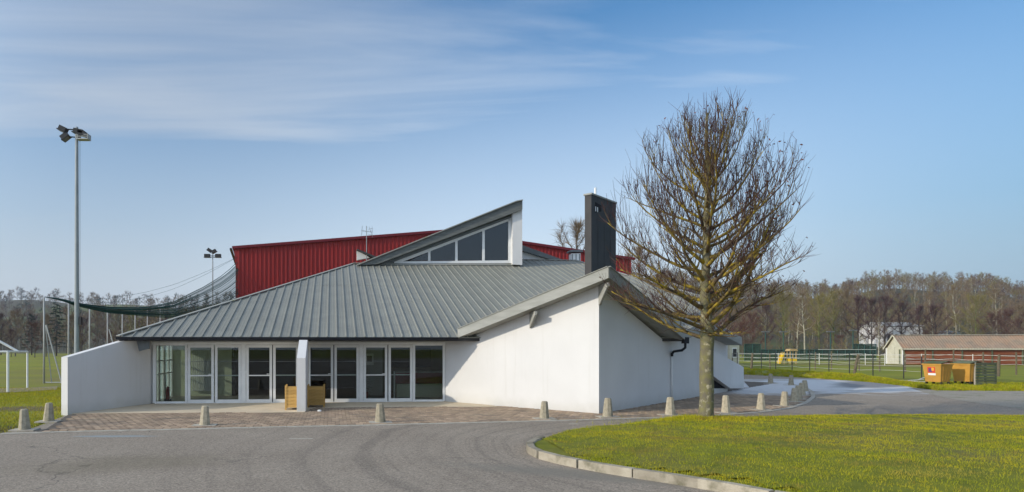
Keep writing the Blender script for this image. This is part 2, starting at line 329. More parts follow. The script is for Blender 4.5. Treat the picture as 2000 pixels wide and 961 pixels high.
# faint tyre polish curving round the island nose
def tyre_marks(m, centre, r0, r1):
    nt = m.node_tree; b = nt.nodes['Principled BSDF']; inp = b.inputs['Base Color']
    g = N(nt, 'ShaderNodeNewGeometry'); sb = N(nt, 'ShaderNodeVectorMath', operation='SUBTRACT'); nt.links.new(g.outputs['Position'], sb.inputs[0]); sb.inputs[1].default_value = centre
    nzv = N(nt, 'ShaderNodeTexNoise'); setin(nzv, Scale=.25, Detail=2); nt.links.new(g.outputs['Position'], nzv.inputs['Vector'])
    ln = N(nt, 'ShaderNodeVectorMath', operation='LENGTH'); nt.links.new(sb.outputs[0], ln.inputs[0])
    ad = N(nt, 'ShaderNodeMath', operation='MULTIPLY_ADD'); nt.links.new(nzv.outputs[0], ad.inputs[0]); ad.inputs[1].default_value = .9; nt.links.new(ln.outputs[1], ad.inputs[2])
    nz = N(nt, 'ShaderNodeTexNoise'); nz.noise_dimensions = '1D'; setin(nz, Scale=1.6, Detail=4, Roughness=.7); nt.links.new(ad.outputs[0], nz.inputs['W'])
    r = N(nt, 'ShaderNodeMapRange'); setin(r, **{'From Min': .47, 'From Max': .68, 'To Min': 0, 'To Max': .5}); nt.links.new(nz.outputs[0], r.inputs[0])
    f = N(nt, 'ShaderNodeMapRange', interpolation_type='SMOOTHSTEP'); setin(f, **{'From Min': r1, 'From Max': r0}); nt.links.new(ln.outputs[1], f.inputs[0])
    mu = N(nt, 'ShaderNodeMath', operation='MULTIPLY'); nt.links.new(r.outputs[0], mu.inputs[0]); nt.links.new(f.outputs[0], mu.inputs[1])
    x = N(nt, 'ShaderNodeMix', data_type='RGBA', blend_type='MULTIPLY'); nt.links.new(mu.outputs[0], x.inputs[0]); nt.links.new(inp.links[0].from_socket, x.inputs[6]); x.inputs[7].default_value = (.5,.51,.54,1)
    nt.links.new(x.outputs[2], inp)
tyre_marks(ASPH, (7.5, 13.5, 0), 5, 15)
def cracks(m, scale, width, col, strength):
    nt = m.node_tree; b = nt.nodes['Principled BSDF']; inp = b.inputs['Base Color']; g = N(nt, 'ShaderNodeNewGeometry')
    nz = N(nt, 'ShaderNodeTexNoise'); setin(nz, Scale=1.1, Detail=5); nt.links.new(g.outputs['Position'], nz.inputs['Vector'])
    mx = N(nt, 'ShaderNodeMix', data_type='RGBA', blend_type='LINEAR_LIGHT'); mx.inputs[0].default_value = .55; nt.links.new(g.outputs['Position'], mx.inputs[6]); nt.links.new(nz.outputs['Color'], mx.inputs[7])
    vo = N(nt, 'ShaderNodeTexVoronoi', feature='DISTANCE_TO_EDGE'); setin(vo, Scale=scale); nt.links.new(mx.outputs[2], vo.inputs['Vector'])
    r = N(nt, 'ShaderNodeMapRange'); setin(r, **{'From Min': width, 'From Max': 0, 'To Min': 0, 'To Max': strength}); nt.links.new(vo.outputs['Distance'], r.inputs[0])
    n2 = N(nt, 'ShaderNodeTexNoise'); setin(n2, Scale=.22, Detail=3); nt.links.new(g.outputs['Position'], n2.inputs['Vector']); r2 = N(nt, 'ShaderNodeMapRange'); setin(r2, **{'From Min': .48, 'From Max': .60}); nt.links.new(n2.outputs[0], r2.inputs[0])
    mu = N(nt, 'ShaderNodeMath', operation='MULTIPLY'); nt.links.new(r.outputs[0], mu.inputs[0]); nt.links.new(r2.outputs[0], mu.inputs[1])
    x = N(nt, 'ShaderNodeMix', data_type='RGBA'); nt.links.new(mu.outputs[0], x.inputs[0]); nt.links.new(inp.links[0].from_socket, x.inputs[6]); x.inputs[7].default_value = (*col, 1); nt.links.new(x.outputs[2], inp)
cracks(ASPH, .30, .006, (.07,.065,.06), .75)
def speckle(m, scale, amt):
    nt = m.node_tree; b = nt.nodes['Principled BSDF']; inp = b.inputs['Base Color']; g = N(nt, 'ShaderNodeNewGeometry')
    vo = N(nt, 'ShaderNodeTexVoronoi'); setin(vo, Scale=scale); nt.links.new(g.outputs['Position'], vo.inputs['Vector'])
    sx = N(nt, 'ShaderNodeSeparateXYZ'); nt.links.new(vo.outputs['Color'], sx.inputs[0]); r = N(nt, 'ShaderNodeMapRange'); setin(r, **{'To Min': 1-amt, 'To Max': 1+amt}); nt.links.new(sx.outputs[0], r.inputs[0])
    h = N(nt, 'ShaderNodeHueSaturation'); nt.links.new(r.outputs[0], h.inputs['Value']); nt.links.new(inp.links[0].from_socket, h.inputs['Color']); nt.links.new(h.outputs[0], inp)
speckle(ASPH, 42, .30)
mask_color(ASPH, (.26,.33,.36), G(222,852)[:2], (.95,.16), .02, .35, 3.5, .3, .6)           # worn blue paint
mask_color(ASPH, (.17,.145,.10), G(245,905)[:2], (1.6,.8), .3, .5, 1.2, .6, .5)         # brown stain
mask_color(ASPH, (.20,.185,.155), G(1250,935)[:2], (3.0,.45), -.42, .5, 5, .45, .75)       # grit along the kerb
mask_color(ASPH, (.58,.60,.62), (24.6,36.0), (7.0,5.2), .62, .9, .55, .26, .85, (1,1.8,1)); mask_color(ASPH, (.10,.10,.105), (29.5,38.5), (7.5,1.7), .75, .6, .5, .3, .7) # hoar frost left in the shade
# white road paint remnants
for (px, py, l, an) in ((588,857,.55,.0),(1262,934,.5,-.2),(1942,789,1.3,.0),(1120,828,.25,0)):
    p = G(px, py); b = MB().box((0,0,.002), (l, .1, .004)); o = b.build('road_marking', EDGE, None, loc=(p.x, p.y, .001), rz=an, kind='structure')
pav_poly = edge[2:] + [V2(Ep+n2*.1, 0), V2(C+sd*17.2-n2*1.2, 0), V2(C-n2*1.5+sd*3, 0), V2(C-n2*.3-n1*.3, 0), V2(B-n1*.5, 0), V2(A+u*.2, 0), G(132,811), G(90,838)]
pavement = sheet('pavement', pav_poly, .006, JOINT)
# edging strip of flush concrete stones between pavers and asphalt
def offset_strip(poly, wd, z0, z1, L=1.0, gap=.012):
    """cuts a polyline into stones of about L metres"""
    out = []; pts = [Vector((p[0], p[1], 0)) for p in poly]
    acc = [0]
    for i in range(1, len(pts)): acc.append(acc[-1]+(pts[i]-pts[i-1]).length)
    def at(s):
        s = min(max(s, 0), acc[-1]-1e-6)
        for i in range(1, len(pts)):
            if s <= acc[i]:
                d = pts[i]-pts[i-1]; return pts[i-1]+d*((s-acc[i-1])/d.length)
    n = max(1, int(acc[-1]/L)); st = acc[-1]/n
    for k in range(n): out.append((at(k*st+gap/2), at((k+.5)*st), at((k+1)*st-gap/2)))
    return out
def stone(a, m_, b_, wd, z0, z1, cham=.02):
    """one kerb stone following the curve a-m-b, width to the left of travel"""
    bb = MB(); vs = []
    for i, p in enumerate((a, m_, b_)):
        t = (b_-a).normalized(); nrm = Vector((-t.y, t.x, 0))
        prof = [(0, z0), (0, z1-cham), (cham, z1), (wd, z1), (wd, z0)]
        vs += [Vector((p.x, p.y, 0))+nrm*q+Vector((0,0,h)) for q, h in prof]
    fs = []
    for i in range(2):
        for j in range(4): fs.append((i*5+j, (i+1)*5+j, (i+1)*5+j+1, i*5+j+1))
    fs += [(0,1,2,3,4), (14,13,12,11,10)]
    bb.add(vs, fs); return bb
for (a, m_, b_) in offset_strip(edge[1:], .2, -.02, .03, 1.0, .008):
    stone(a, m_, b_, .16, -.03, .022, .004).build('edging_stone', EDGE, pavement)
# pavers, laid in rows parallel to the front
slab_poly = [V2(G(132,809),0), V2(G(595,806),0), V2(G(612,797.5),0), V2(G(975,795),0), V2(B+BC*2.2,0), V2(B,0), V2(A,0)]
CS = .222; cells = []
ins = [Vector((p[0],p[1],0)) for p in pav_poly]
for i in range(-60, 130):
    for j in range(-30, 130):
        p = Vector((0,20,0))+e*((i+(.5 if j % 2 else 0))*CS)+u*((j+.5)*CS)
        if p.y > 45 or not inside(pav_poly, p.x, p.y) or inside(slab_poly, p.x, p.y): continue
        q = p+e*0
        if (q-C).dot(n2) < .02 and (q-C).dot(n1) < .02 and (q-B).dot(u) > -3.5 and q.x > 1.6: continue
        if (q-A).dot(u) > -.05 and q.x < 3: continue
        ok = all(inside(pav_poly, p.x+dx, p.y+dy) for dx, dy in ((.2,-.2),(-.2,-.2),(.15,.1)))
        if ok: cells.append(p)
cells.sort(key=lambda p: p.y*1.0+abs(p.x-1)*.02)
pm = []
for k in range(4):
    r_ = random.Random(k); b = MB(); hw = CS/2-.007; z = .018+r_.uniform(-.002,.003)
    vs = [(-hw,-hw,0),(hw,-hw,0),(hw,hw,0),(-hw,hw,0)]
    ins_ = hw-.008; vs2 = [(-ins_,-ins_,z),(ins_,-ins_,z+r_.uniform(-.002,.002)),(ins_,ins_,z),(-ins_,ins_,z)]
    b.add(vs+vs2, [(4,5,6,7),(0,1,5,4),(1,2,6,5),(2,3,7,6),(3,0,4,7)]); pm.append(b)
pmesh = [b.mesh('paver', PAVER) for b in pm]
for k, p in enumerate(cells[:300]): link('paver', pmesh[k % 4], pavement, loc=(p.x, p.y, .004), rz=A0)
vv = []; ff = []; mi = []
fb = MB()
for k, p in enumerate(cells[300:]):
    src = pm[k % 4]; o = len(fb.v)
    fb.v += [(p.x+e.x*x+u.x*y, p.y+e.y*x+u.y*y, z+.004) for x, y, z in src.v]; fb.f += [tuple(i+o for i in f) for f in src.f]; fb.mi += [rng.choice((0,1,1,2,2))]*5
PAVF = PAVER.copy(); 
for m in (PAVER, PAVER2, PAVER3):
    mask_color(m, (.58,.60,.62), (20.3,33.4), (5.8,3.6), .8, .75, .7, .3, .85)
fb.build('pavers', [PAVER, PAVER2, PAVER3], pavement, kind='stuff')
slab = sheet('threshold_slab', slab_poly, .024, SLAB, thick=.03)

# ------------------------------------------------------------------ island with kerb, grass mound
front = [G(1300,939), G(1215,926.5), G(1120,909), G(1070,897), G(1051,889), G(1041,881.5), G(1048,873), G(1066,865)]
isl_front = [Vector((21.0,2.6,0)), Vector((13.0,5.2,0)), G(1560,986), G(1430,960.5)] + front
isl_back = [G(1100,854), G(1150,842), G(1200,833), G(1275,822), Vector((9.5,18.9,0)), Vector((12,19.5,0)), Vector((15,19.7,0)), Vector((19,19.4,0)), Vector((26,17.6,0)), Vector((32,13.5,0)), Vector((33,6,0)), Vector((28,2.5,0))]
isl = isl_front+isl_back
def seg_dist(p, poly):
    best = 9e9; n = len(poly)
    for i in range(n):
        a = poly[i]; b = poly[(i+1) % n]; d = b-a; k = max(0, min(1, (p-a).dot(d)/d.length_squared)); best = min(best, (a+d*k-p).length)
    return best
def isl_z(x, y):
    p = Vector((x, y, 0)); d = seg_dist(p, isl)
    base = .135*min(1, (d+.02)/.12) if y > 17.0 and x < 8 else .135
    if y > 16.5: base = .02+.115*min(1, d/1.0)
    return base+.17*(1-math.exp(-d*.55))+.012*math.sin(x*2.1)*math.sin(y*1.7)+.008*math.sin(x*5.3+y*3)
bm = bmesh.new(); gx = np.arange(3.4, 33.5, .3); gy = np.arange(2.4, 20.0, .3); idx = {}
for i, x in enumerate(gx):
    for j, y in enumerate(gy):
        if inside(isl, x, y): idx[i, j] = bm.verts.new((x, y, isl_z(x, y)))
for (i, j) in list(idx):
    q = [idx.get(k) for k in ((i,j),(i+1,j),(i+1,j+1),(i,j+1))]
    if all(q): bm.faces.new(q)
rim = []
pts = []
for i in range(len(isl)):
    a, b = isl[i], isl[(i+1) % len(isl)]; n = max(1, int((b-a).length/.3))
    pts += [a+(b-a)*(k/n) for k in range(n)]
me = bpy.data.meshes.new('island_lawn'); 
# fill the ragged border between grid and outline with a slightly lower skirt sheet
bm.to_mesh(me); bm.free(); me.materials.append(GRASS); me.polygons.foreach_set('use_smooth', [True]*len(me.polygons))
lawn = link('island_lawn', me, None, kind='structure')
cen = Vector((16, 11, 0))
sk_ = MB(); ring0 = [Vector((p.x, p.y, isl_z(p.x, p.y)-.012)) for p in pts]; ring1 = []
for p in pts:
    q = p+(cen-p).normalized()*.9; ring1.append(Vector((q.x, q.y, isl_z(q.x, q.y)-.02)))
n = len(pts); low = [Vector((p.x, p.y, -.02)) for p in pts]
sk_.add(ring0+ring1+low, [(i, (i+1) % n, n+(i+1) % n, n+i) for i in range(n)]+[(2*n+i, 2*n+(i+1) % n, (i+1) % n, i) for i in range(n)])
sk_.build('lawn_border', GRASS, lawn)
for (a, m_, b_) in offset_strip([p for p in isl_front], .2, 0, 0, 1.02, .014):
    s = stone(a, m_, b_, .17, -.05, .152+rng.uniform(-.006,.006), .03)
    s.v = [(x-(0), y, z) for x, y, z in s.v]
    s.build('kerb_stone', KERBM, lawn)
# grass blades on the island (countless): triangles
def blades(n, pick, hmin, hmax, wd, seed, mats, wts):
    r = np.random.default_rng(seed); P = pick(n, r); n = len(P)
    a = r.uniform(0, 2*np.pi, n); h = r.uniform(hmin, hmax, n)*(.7+.6*r.random(n)**2); lean = r.normal(0, .45, (n, 2))*h[:, None]
    wv = np.stack([np.cos(a), np.sin(a), np.zeros(n)], 1)*wd
    v = np.empty((n, 3, 3)); v[:, 0] = P-wv; v[:, 1] = P+wv; v[:, 2] = P; v[:, 2, :2] += lean; v[:, 2, 2] += h; v[:, :2, 2] -= .01
    return v.reshape(-1, 3), np.arange(n*3).reshape(-1, 3), r.choice(len(mats), n, p=wts)
def blade_mat(name, c, c2, c3=None):
    return mat(name, c, .9, c2, .75, spec=.04, lo=.42, hi=.58, col3=c3 or c2, scale3=2.4, lo3=.54, hi3=.66)
BL = [blade_mat('grass_blade', (.30,.315,.014), (.42,.37,.022), (.31,.22,.045)), blade_mat('yellow_grass_blade', (.38,.355,.025), (.40,.345,.025), (.34,.25,.05)), blade_mat('dark_grass_blade', (.19,.23,.012), (.26,.265,.014), (.19,.15,.03))]
for m in BL:
    for (px, py, a, b_, c) in ((1480,862,1.3,.30,(.27,.18,.05)),(1585,877,.8,.22,(.20,.14,.045)),(1715,908,.7,.2,(.22,.15,.05)),(1660,850,2.2,.35,(.33,.25,.06)),(1890,850,1.6,.3,(.17,.21,.02)),(1330,858,.9,.25,(.24,.17,.05)),(1240,875,.8,.22,(.25,.17,.05)),(1830,925,1.0,.3,(.36,.28,.06))):
        mask_color(m, c, G(px, py, .25)[:2], (a, b_), rng.uniform(-.3,.3), .6, 2.2, .35, .7)
def pick_isl(n, r):
    out = []
    polyx = isl
    c = r.uniform([3.4, 4.0], [24, 19.9], (n, 2)); keep = c[:, 1]*.80+1.5 > c[:, 0]-.0   # only where it can be seen
    c = c[(c[:, 0] < c[:, 1]*1.03+1.5)]
    # vectorised point-in-polygon
    ins = np.zeros(len(c), bool); j = len(polyx)-1
    for i in range(len(polyx)):
        xi, yi = polyx[i][0], polyx[i][1]; xj, yj = polyx[j][0], polyx[j][1]
        cr = ((yi > c[:, 1]) != (yj > c[:, 1])) & (c[:, 0] < (xj-xi)*(c[:, 1]-yi)/(yj-yi+1e-12)+xi); ins ^= cr; j = i
    c = c[ins]
    from_cell = {}
    z = np.empty(len(c))
    # bilinear from a coarse height grid
    X = np.arange(3, 25.5, .25); Y = np.arange(3.5, 20.5, .25)
    H = np.array([[isl_z(x, y) for y in Y] for x in X])
    fi = (c[:, 0]-3)/.25; fj = (c[:, 1]-3.5)/.25; i0 = fi.astype(int); j0 = fj.astype(int); a = fi-i0; b = fj-j0
    z = H[i0, j0]*(1-a)*(1-b)+H[i0+1, j0]*a*(1-b)+H[i0, j0+1]*(1-a)*b+H[i0+1, j0+1]*a*b
    # clump: thin out by a cheap sine noise
    nse = np.sin(c[:, 0]*1.7+np.sin(c[:, 1]*1.1)*1.5)*np.sin(c[:, 1]*2.3+np.sin(c[:, 0]*.9)*1.3)
    n2_ = np.sin(c[:, 0]*6.1+np.sin(c[:, 1]*4.3)*2)*np.sin(c[:, 1]*7.7+np.sin(c[:, 0]*5.2)*2); k = r.random(len(c)) < .52+.28*nse+.3*n2_
    return np.column_stack([c, z])[k]
v, t, m_ = blades(760000, pick_isl, .012, .046, .0036, 3, BL, (.62,.16,.22))
link('grass', np_mesh('grass', v, t, BL, m_), lawn, kind='stuff')
def pick_tuft(n, r):
    a = r.uniform(0, 2*np.pi, n); q = np.abs(r.normal(0, .8, n))+.18
    P = np.column_stack([TREE.x+np.cos(a)*q*1.3, TREE.y+np.sin(a)*q*.5, np.zeros(n)])
    P[:, 2] = [isl_z(x, y) for x, y in P[:, :2]]; return P
TREE = Vector(((1378-CX)*17.5/F, 17.5, .30)); TREE.z = isl_z(TREE.x, TREE.y)-.03
v, t, m_ = blades(6000, pick_tuft, .05, .11, .006, 4, BL, (.62,.06,.32))
link('long_grass', np_mesh('long_grass', v, t, BL, m_), lawn, kind='stuff')
# leftover kerb / drain slab lying in the lawn at the right
kb = MB(); kb.bar((14.9,14.55,.0), (17.6,14.0,.0), .3, .12); o = thing('drain_channel', 'grey stone channel sunk in the island lawn at right', 'drain', (0,0,isl_z(16,14.3)-.0), me=kb.mesh('drain_channel', KERBM))

# ------------------------------------------------------------------ bollards
bol = [(48,843),(95,826.5),(400,834),(743,828.5),(1063,821),(1187,817.5),(1309,814),(1418,809.5),(1486,803.5),(1532,796),(1552,787.5),(1559,782.5),(1566,775),(1572,767),(1545,755),(1505,751.5)]
bl = ['leftmost concrete bollard, at the edge of the asphalt beside muddy grass','concrete bollard beside the end of the left white wing wall','concrete bollard in front of the left glass doors','concrete bollard in front of the right glass doors','concrete bollard in front of the sunlit white wall','concrete bollard just right of the sharp white wall corner','concrete bollard in line with the grey downpipe, left of the tree trunk','first concrete bollard right of the tree trunk','second concrete bollard right of the tree trunk','third concrete bollard right of the tree trunk, on the outer curve','nearest concrete bollard of the overlapping row on the frosty curve','second concrete bollard of the overlapping row on the frosty curve','third concrete bollard of the overlapping row on the frosty curve','farthest concrete bollard of the overlapping row on the frosty curve','distant concrete bollard standing alone left of the overlapping row','farthest left distant concrete bollard on frosty paving beside the end wall']
bb = MB(); prof = [(0,.150),(.03,.150),(.46,.105),(.52,.098),(.55,.075)]
n = 8; vs = []
for z, r_ in prof: vs += [(r_*math.cos(2*math.pi*(j+.5)/n), r_*math.sin(2*math.pi*(j+.5)/n), z) for j in range(n)]
bb.add(vs, [(i*n+j, i*n+(j+1) % n, (i+1)*n+(j+1) % n, (i+1)*n+j) for i in range(len(prof)-1) for j in range(n)]+[tuple(range((len(prof)-1)*n, len(prof)*n)), tuple(range(n))[::-1]])
bme = bb.mesh('concrete_bollard', CONC); fbm = MB().box((0,0,.0), (.62,.42,.035)).mesh('footing', EDGE)
for k, (px, py) in enumerate(bol):
    p = G(px, py-2)
    t_ = thing('concrete_bollard', bl[k], 'bollard', (p.x, p.y, .02), rng.uniform(0,.7), 'concrete bollards along the paving edge'); sc_k = rng.uniform(.94,1.06); t_.scale = (rng.uniform(.95,1.06), rng.uniform(.95,1.06), sc_k)
    o = link('post', bme, t_, rz=0); o.rotation_euler = (rng.uniform(-.02,.02), rng.uniform(-.03,.03), 0)
    link('footing', fbm, t_, rz=-t_.rotation_euler.z+A0)
#PART2
# ------------------------------------------------------------------ community hall
def world_child(o, parent):
    o.parent = parent; o.matrix_parent_inverse = Matrix.Translation(-parent.location); return o
HALL = thing('community_hall', 'low white community hall with folded grey metal roof and glass entrance doors', 'building', A)
def part(b, name, mats, smooth=False, **kw): return world_child(b.build(name, mats, None, smooth, **kw), HALL)
# --- main roof: deck, trays, caps
tTL = on_line(EV+u*12.5, e, 690); tTR = on_line(EV+u*14.1, e, 1125); tC0 = on_line(EV+u*12.5, e, 1012)
tH = on_line(EV+u*5.9, e, 1372); k2 = on_line(vg2, sd, 1381); T2 = vg2+sd*k2
sT2 = (T2-EV).dot(u); tT2 = te(T2)
def lerp_at(t, t0, s0, t1, s1): return s0+(s1-s0)*(t-t0)/(t1-t0)
def roof_top(t):
    s = 12.5 if t < tC0 else 14.1
    s = min(s, lerp_at(t, tL, 0, tTL, 12.5))
    if t > tTR: s = min(s, lerp_at(t, tTR, 14.1, tH, 5.9))
    return s
def roof_bot(t):
    if t <= tS: return 0.0
    if t <= tT2: return lerp_at(t, tS, 0, tT2, sT2)
    return lerp_at(t, tT2, sT2, tH, 5.9)
deck = MB(); D = lambda t, s: rp(t, s, -.035)
deck.prism([D(tL,0), D(tS,0), D(tT2,sT2), D(tH,5.9), D(tTR,14.1), D(tC0,14.1), D(tC0,12.5), D(tTL,12.5)], (0,0,-.12))
roof = part(deck, 'roof', [SLATE])
PW = .345; prof = [(0,.042),(.020,.042),(.036,0),(.118,0),(.124,.005),(.136,.005),(.142,0),(.205,0),(.211,.005),(.223,.005),(.229,0),(PW-.036,0),(PW-.020,.042),(PW,.042)]
t0 = tL+.12; LAP = 7.6
while t0 < tH:
    b = MB()
    for (lo_, hi_, hh) in ((-9, LAP, 0), (LAP, 99, .009)):
        a_ = []; c_ = []
        for dx, h in prof:
            t = t0+dx; s0, s1 = max(roof_bot(t), lo_), min(roof_top(t), hi_)
            if s0 == 0: s0 = -.04
            a_.append((t, s0, h+hh)); c_.append((t, max(s1, s0+.001), h+hh))
        if max(q[1]-p[1] for p, q in zip(a_, c_)) < .06: continue
        m = len(prof); vs = [rp(*p) for p in a_]+[rp(*p) for p in c_]+[rp(p[0], p[1], -.03) for p in a_]
        b.add(vs, [(i, i+1, m+i+1, m+i) for i in range(m-1)]+[(2*m+i, 2*m+i+1, i+1, i) for i in range(m-1)])
    if b.v: b.build('roof_tray', ROOF, roof)
    t0 += PW
def cap(a, b_, wd=.20, th=.03, m=ROOFCAP, nm='ridge_cap'):
    return MB().bar(a, b_, wd, th).build(nm, m, roof)
cap(rp(tL-.02,-.04,.045), rp(tTL,12.5,.045), nm='hip_cap'); cap(rp(tTL-.05,12.5,.05), rp(tC0,12.5,.05), .32)
cap(rp(tC0,14.1,.05), rp(tTR,14.1,.05)); cap(rp(tTR,14.1,.045), rp(tH,5.9,.045), nm='hip_cap')
# gable end closing the roof at the right (faces away from the lens)
g = MB(); g.prism([rp(tH,5.9,-.17), rp(tTR,14.1,-.17), V2(rp(tTR,14.1),0), V2(rp(tH,5.9),0)], (-.2,.0,0)); part(g, 'gable_wall', WHITE)
# gutter and eave soffit
gt = MB(); ga = EV+e*(tL-.06)-u*.07; gb = EV+e*(tR-.05)-u*.07
gt.prism([V2(ga-u*.075,2.50), V2(ga-u*.055,2.415), V2(ga+u*.055,2.40), V2(ga+u*.075,2.50)], gb-ga)
gut = part(gt, 'gutter', GUT)
MB().tube([V2(ga-u*.078,2.497), V2(gb-u*.078,2.497)], .012, 6).build('gutter_lip', GUT, gut)
for k in range(12):
    c = ga+(gb-ga)*((k+.5)/12); MB().box((c.x, c.y-.085, 2.455), (.025, .02, .09), A0).build('gutter_bracket', GUT, gut)
so = MB(); a1 = EV+e*(tL+.02)+u*.02; b1 = EV+e*(tR+.0)+u*.02
so.prism([V2(a1,2.425), V2(b1,2.425), V2(B+u*.3,2.425), V2(A-e*.3+u*.3,2.425)], (0,0,.03)); part(so, 'eave_soffit', FASC)
fb_ = MB(); fb_.bar(V2(EV+e*tL+u*.015,2.455), V2(EV+e*(tR-.03)+u*.015,2.455), .025, .10); part(fb_, 'eave_fascia', SLATE)
# --- left wing wall, centre fin
Ff = Vector((-10.23, 20.53, 0)); fd = Vector((.328, .945, 0)).normalized(); fn = Vector((-fd.y, fd.x, 0))
def fin(P, d, nrm, thick, prof, name, m=WHITE):
    b = MB(); b.prism([P+d*l+Vector((0,0,z)) for l, z in prof], nrm*thick); return part(b, name, m)
fin(Ff, fd, fn, .26, [(0,-.05),(0,1.83),(2.62,2.40),(4.0,2.41),(4.0,-.05)], 'wing_wall')
Pc = Vector((-2.76, 21.3, 0)); fin(Pc, u, -e, .287, [(0,-.05),(0,1.79),(1.55,2.40),(2.9,2.41),(2.9,-.05)], 'entrance_fin')
# --- sunlit gable wall and side wall
def wall_poly(P, d, tops, inn, name, th=.3):
    b = MB(); poly = [V2(P+d*tops[0][0], -.05)]+[V2(P+d*k, z) for k, z in tops]+[V2(P+d*tops[-1][0], -.05)]
    b.prism(poly, inn*th); return part(b, name, WHITE)
kz = [0, .9, LBC]
wall_poly(B, BC, [(k, max(2.41, zs(B+BC*k))+.0) for k in kz], -n1, 'gable_wall')
kS = (Sp-C).dot(sd); kT2 = (T2-C).dot(sd); kU = on_line(vg2, sd, 1447); U = vg2+sd*kU
zT2 = 3.32; zU = 2.2+(675-659)*U.y/F
kE = on_line(C, sd, 1421)
wall_poly(C+sd*.003, sd, [(0.0, zs(C)), (LBC-.9, 2.415), (kS+.2, 2.40), (kT2-.15, zT2-.42), (kE, lerp_at(kE, kT2, zT2-.40, kU, zU-.36))], -n2, 'side_wall')
# closing walls and hidden backs of the building
b = MB(); b.bar(V2(C+sd*kE-n2*.15, 1.2), V2(C+sd*kE-n2*5, 1.2), .3, 2.4); part(b, 'end_wall', WHITE)
# --- raised corner roof (tilts up towards the corner)
z3 = lambda P, h: Vector((P.x, P.y, zs(P)+h))
cr = MB(); dg = -(n1+n2)*1.5
cr.prism([z3(Rp,.012), z3(Tp,.012), z3(Tp+dg,.012), z3(Rp-n1*1.5,.012)], (0,0,.31)); cr.prism([z3(Tp,.012), z3(Sp,.012), z3(Sp-n2*1.5,.012), z3(Tp+dg,.012)], (0,0,.308)); corner = part(cr, 'corner_roof', FASC)
def fascia(a, b_, za, zb, h, out, nm='fascia_board'):
    bb_ = MB(); bb_.prism([V2(a,za)+out*.004, V2(b_,zb)+out*.004, V2(b_,zb+h)+out*.004, V2(a,za+h)+out*.004], out*.045); return part(bb_, nm, FASC)
fascia(Rp-CB*(-.02), Tp+n2*.03, zs(Rp)-.01, zs(Tp)-.02, .35, n1); fascia(Tp+n1*.0, Sp, zs(Tp)-.02, zs(Sp)-.01, .35, n2)
MB().bar(z3(Rp,.335)+n1*.03, z3(Tp,.335)+n1*.03, .10, .02).build('verge_trim', ROOFCAP, corner)
MB().bar(z3(Tp,.335)+n2*.03, z3(Sp,.335)+n2*.03, .10, .02).build('verge_trim', ROOFCAP, corner)
# soffit boards
for (P, d, L, nrm, k0) in ((Rp, -CB, (Tp-Rp).length, -n1, 0), (Tp, sd, (Sp-Tp).length, -n2, 1)):
    for j in range(4):
        o0 = nrm*(.03+.165*j); o1 = nrm*(.03+.165*j+.155); a = P+d*(.05+.2*j); b_ = P+d*(L-.1-.2*j*(k0==0)-.0)
        q = [z3(a+o0,0), z3(b_+o0,0), z3(b_+o1,0), z3(a+o1,0)]
        MB().prism(q, (0,0,.010)).build('soffit_board', FASC, corner)
# struts under the verge
def strut(P, out, side, zt, h, ln, name='verge_strut'):
    b = MB(); q = [V2(P,zt-h), V2(P+out*.05,zt-h), V2(P+out*ln,zt-.07), V2(P+out*ln,zt+.05), V2(P,zt+.05)]
    b.prism([p-side*.035 for p in q], side*.07); return part(b, name, FASC)
bs = (n1+n2).normalized(); bt = (n1-n2).normalized()
km = on_line(B, BC, 1036); Pm = B+BC*km; strut(Pm, bs, bt, zs(Pm)-.02, .50, .80)
strut(C+n1*.0+n2*.02, (n1+n2).normalized(), (n1-n2).normalized(), zs(C)-.02, .60, .80)
# eave bracket beside the wing wall
b = MB(); q = [Q(266,662,23.3), Q(293,662,23.3), Q(291.5,681,23.3), Q(271,686,23.3)]; b.prism(q, (0,.07,0)); part(b, 'eave_bracket', MIDGREY)
# second verge behind the tree
fascia(Sp, T2, 2.40, zT2-.38, .38, n2); fascia(T2, U, zT2-.38, zU-.36, .36, n2)
b = MB(); V_ = U+(-n2)*4.0; b.prism([V2(T2,zT2-.36), V2(U,zU-.34), V2(V_,zU-.34)], (0,0,.3)); part(b, 'end_roof', SLATE)
b = MB(); b.prism([V2(T2,zT2-.37), V2(U,zU-.35), V2(U-n2*1.2,zU-.35), V2(T2-n2*1.2,zT2-.37)], (0,0,-.012)); part(b, 'end_soffit', FASC)
# right wing wall with sloped ends, painted dark below it
Pn = C+n2*.24
def onside(px, py):
    k = on_line(Pn, sd, px); p = Pn+sd*k; return Vector((p.x, p.y, EYE-(py-HY)*p.y/F))
b = MB(); q = [onside(1381,677.5), onside(1393,684), onside(1452.5,717), onside(1453,758.5), onside(1427,758.5), onside(1381,726)]
b.prism(q, -n2*.235); part(b, 'wing_wall', WHITE)
b = MB(); q = [onside(1384,728), onside(1427,759), onside(1384,759)]; b.prism([p-n2*.21 for p in q], -n2*.05); part(b, 'painted_dark_opening', BLACK)  # black plate on the wall, painting in the dark of an opening
# downpipe
pS = Sp+n2*.02; kd = on_line(C, sd, 1309.5); pd = C+sd*kd+n2*.06
hop = MB(); hop.box((pS.x, pS.y, 2.40), (.2,.2,.24), A0); part(hop, 'rain_hopper', GUT)
b = MB(); b.tube([V2(pS,2.3), V2(pS+sd*.0,2.12), V2(pS-sd*.12-n2*.08,2.02), V2(pd+sd*.12+n2*.03,1.97), V2(pd,1.88), V2(pd,1.78)], .05, 8); part(b, 'downpipe_elbow', GUT, True)
b = MB(); b.tube([V2(pd,1.8), V2(pd,.0)], .035, 8); part(b, 'downpipe', WHITEM, True)
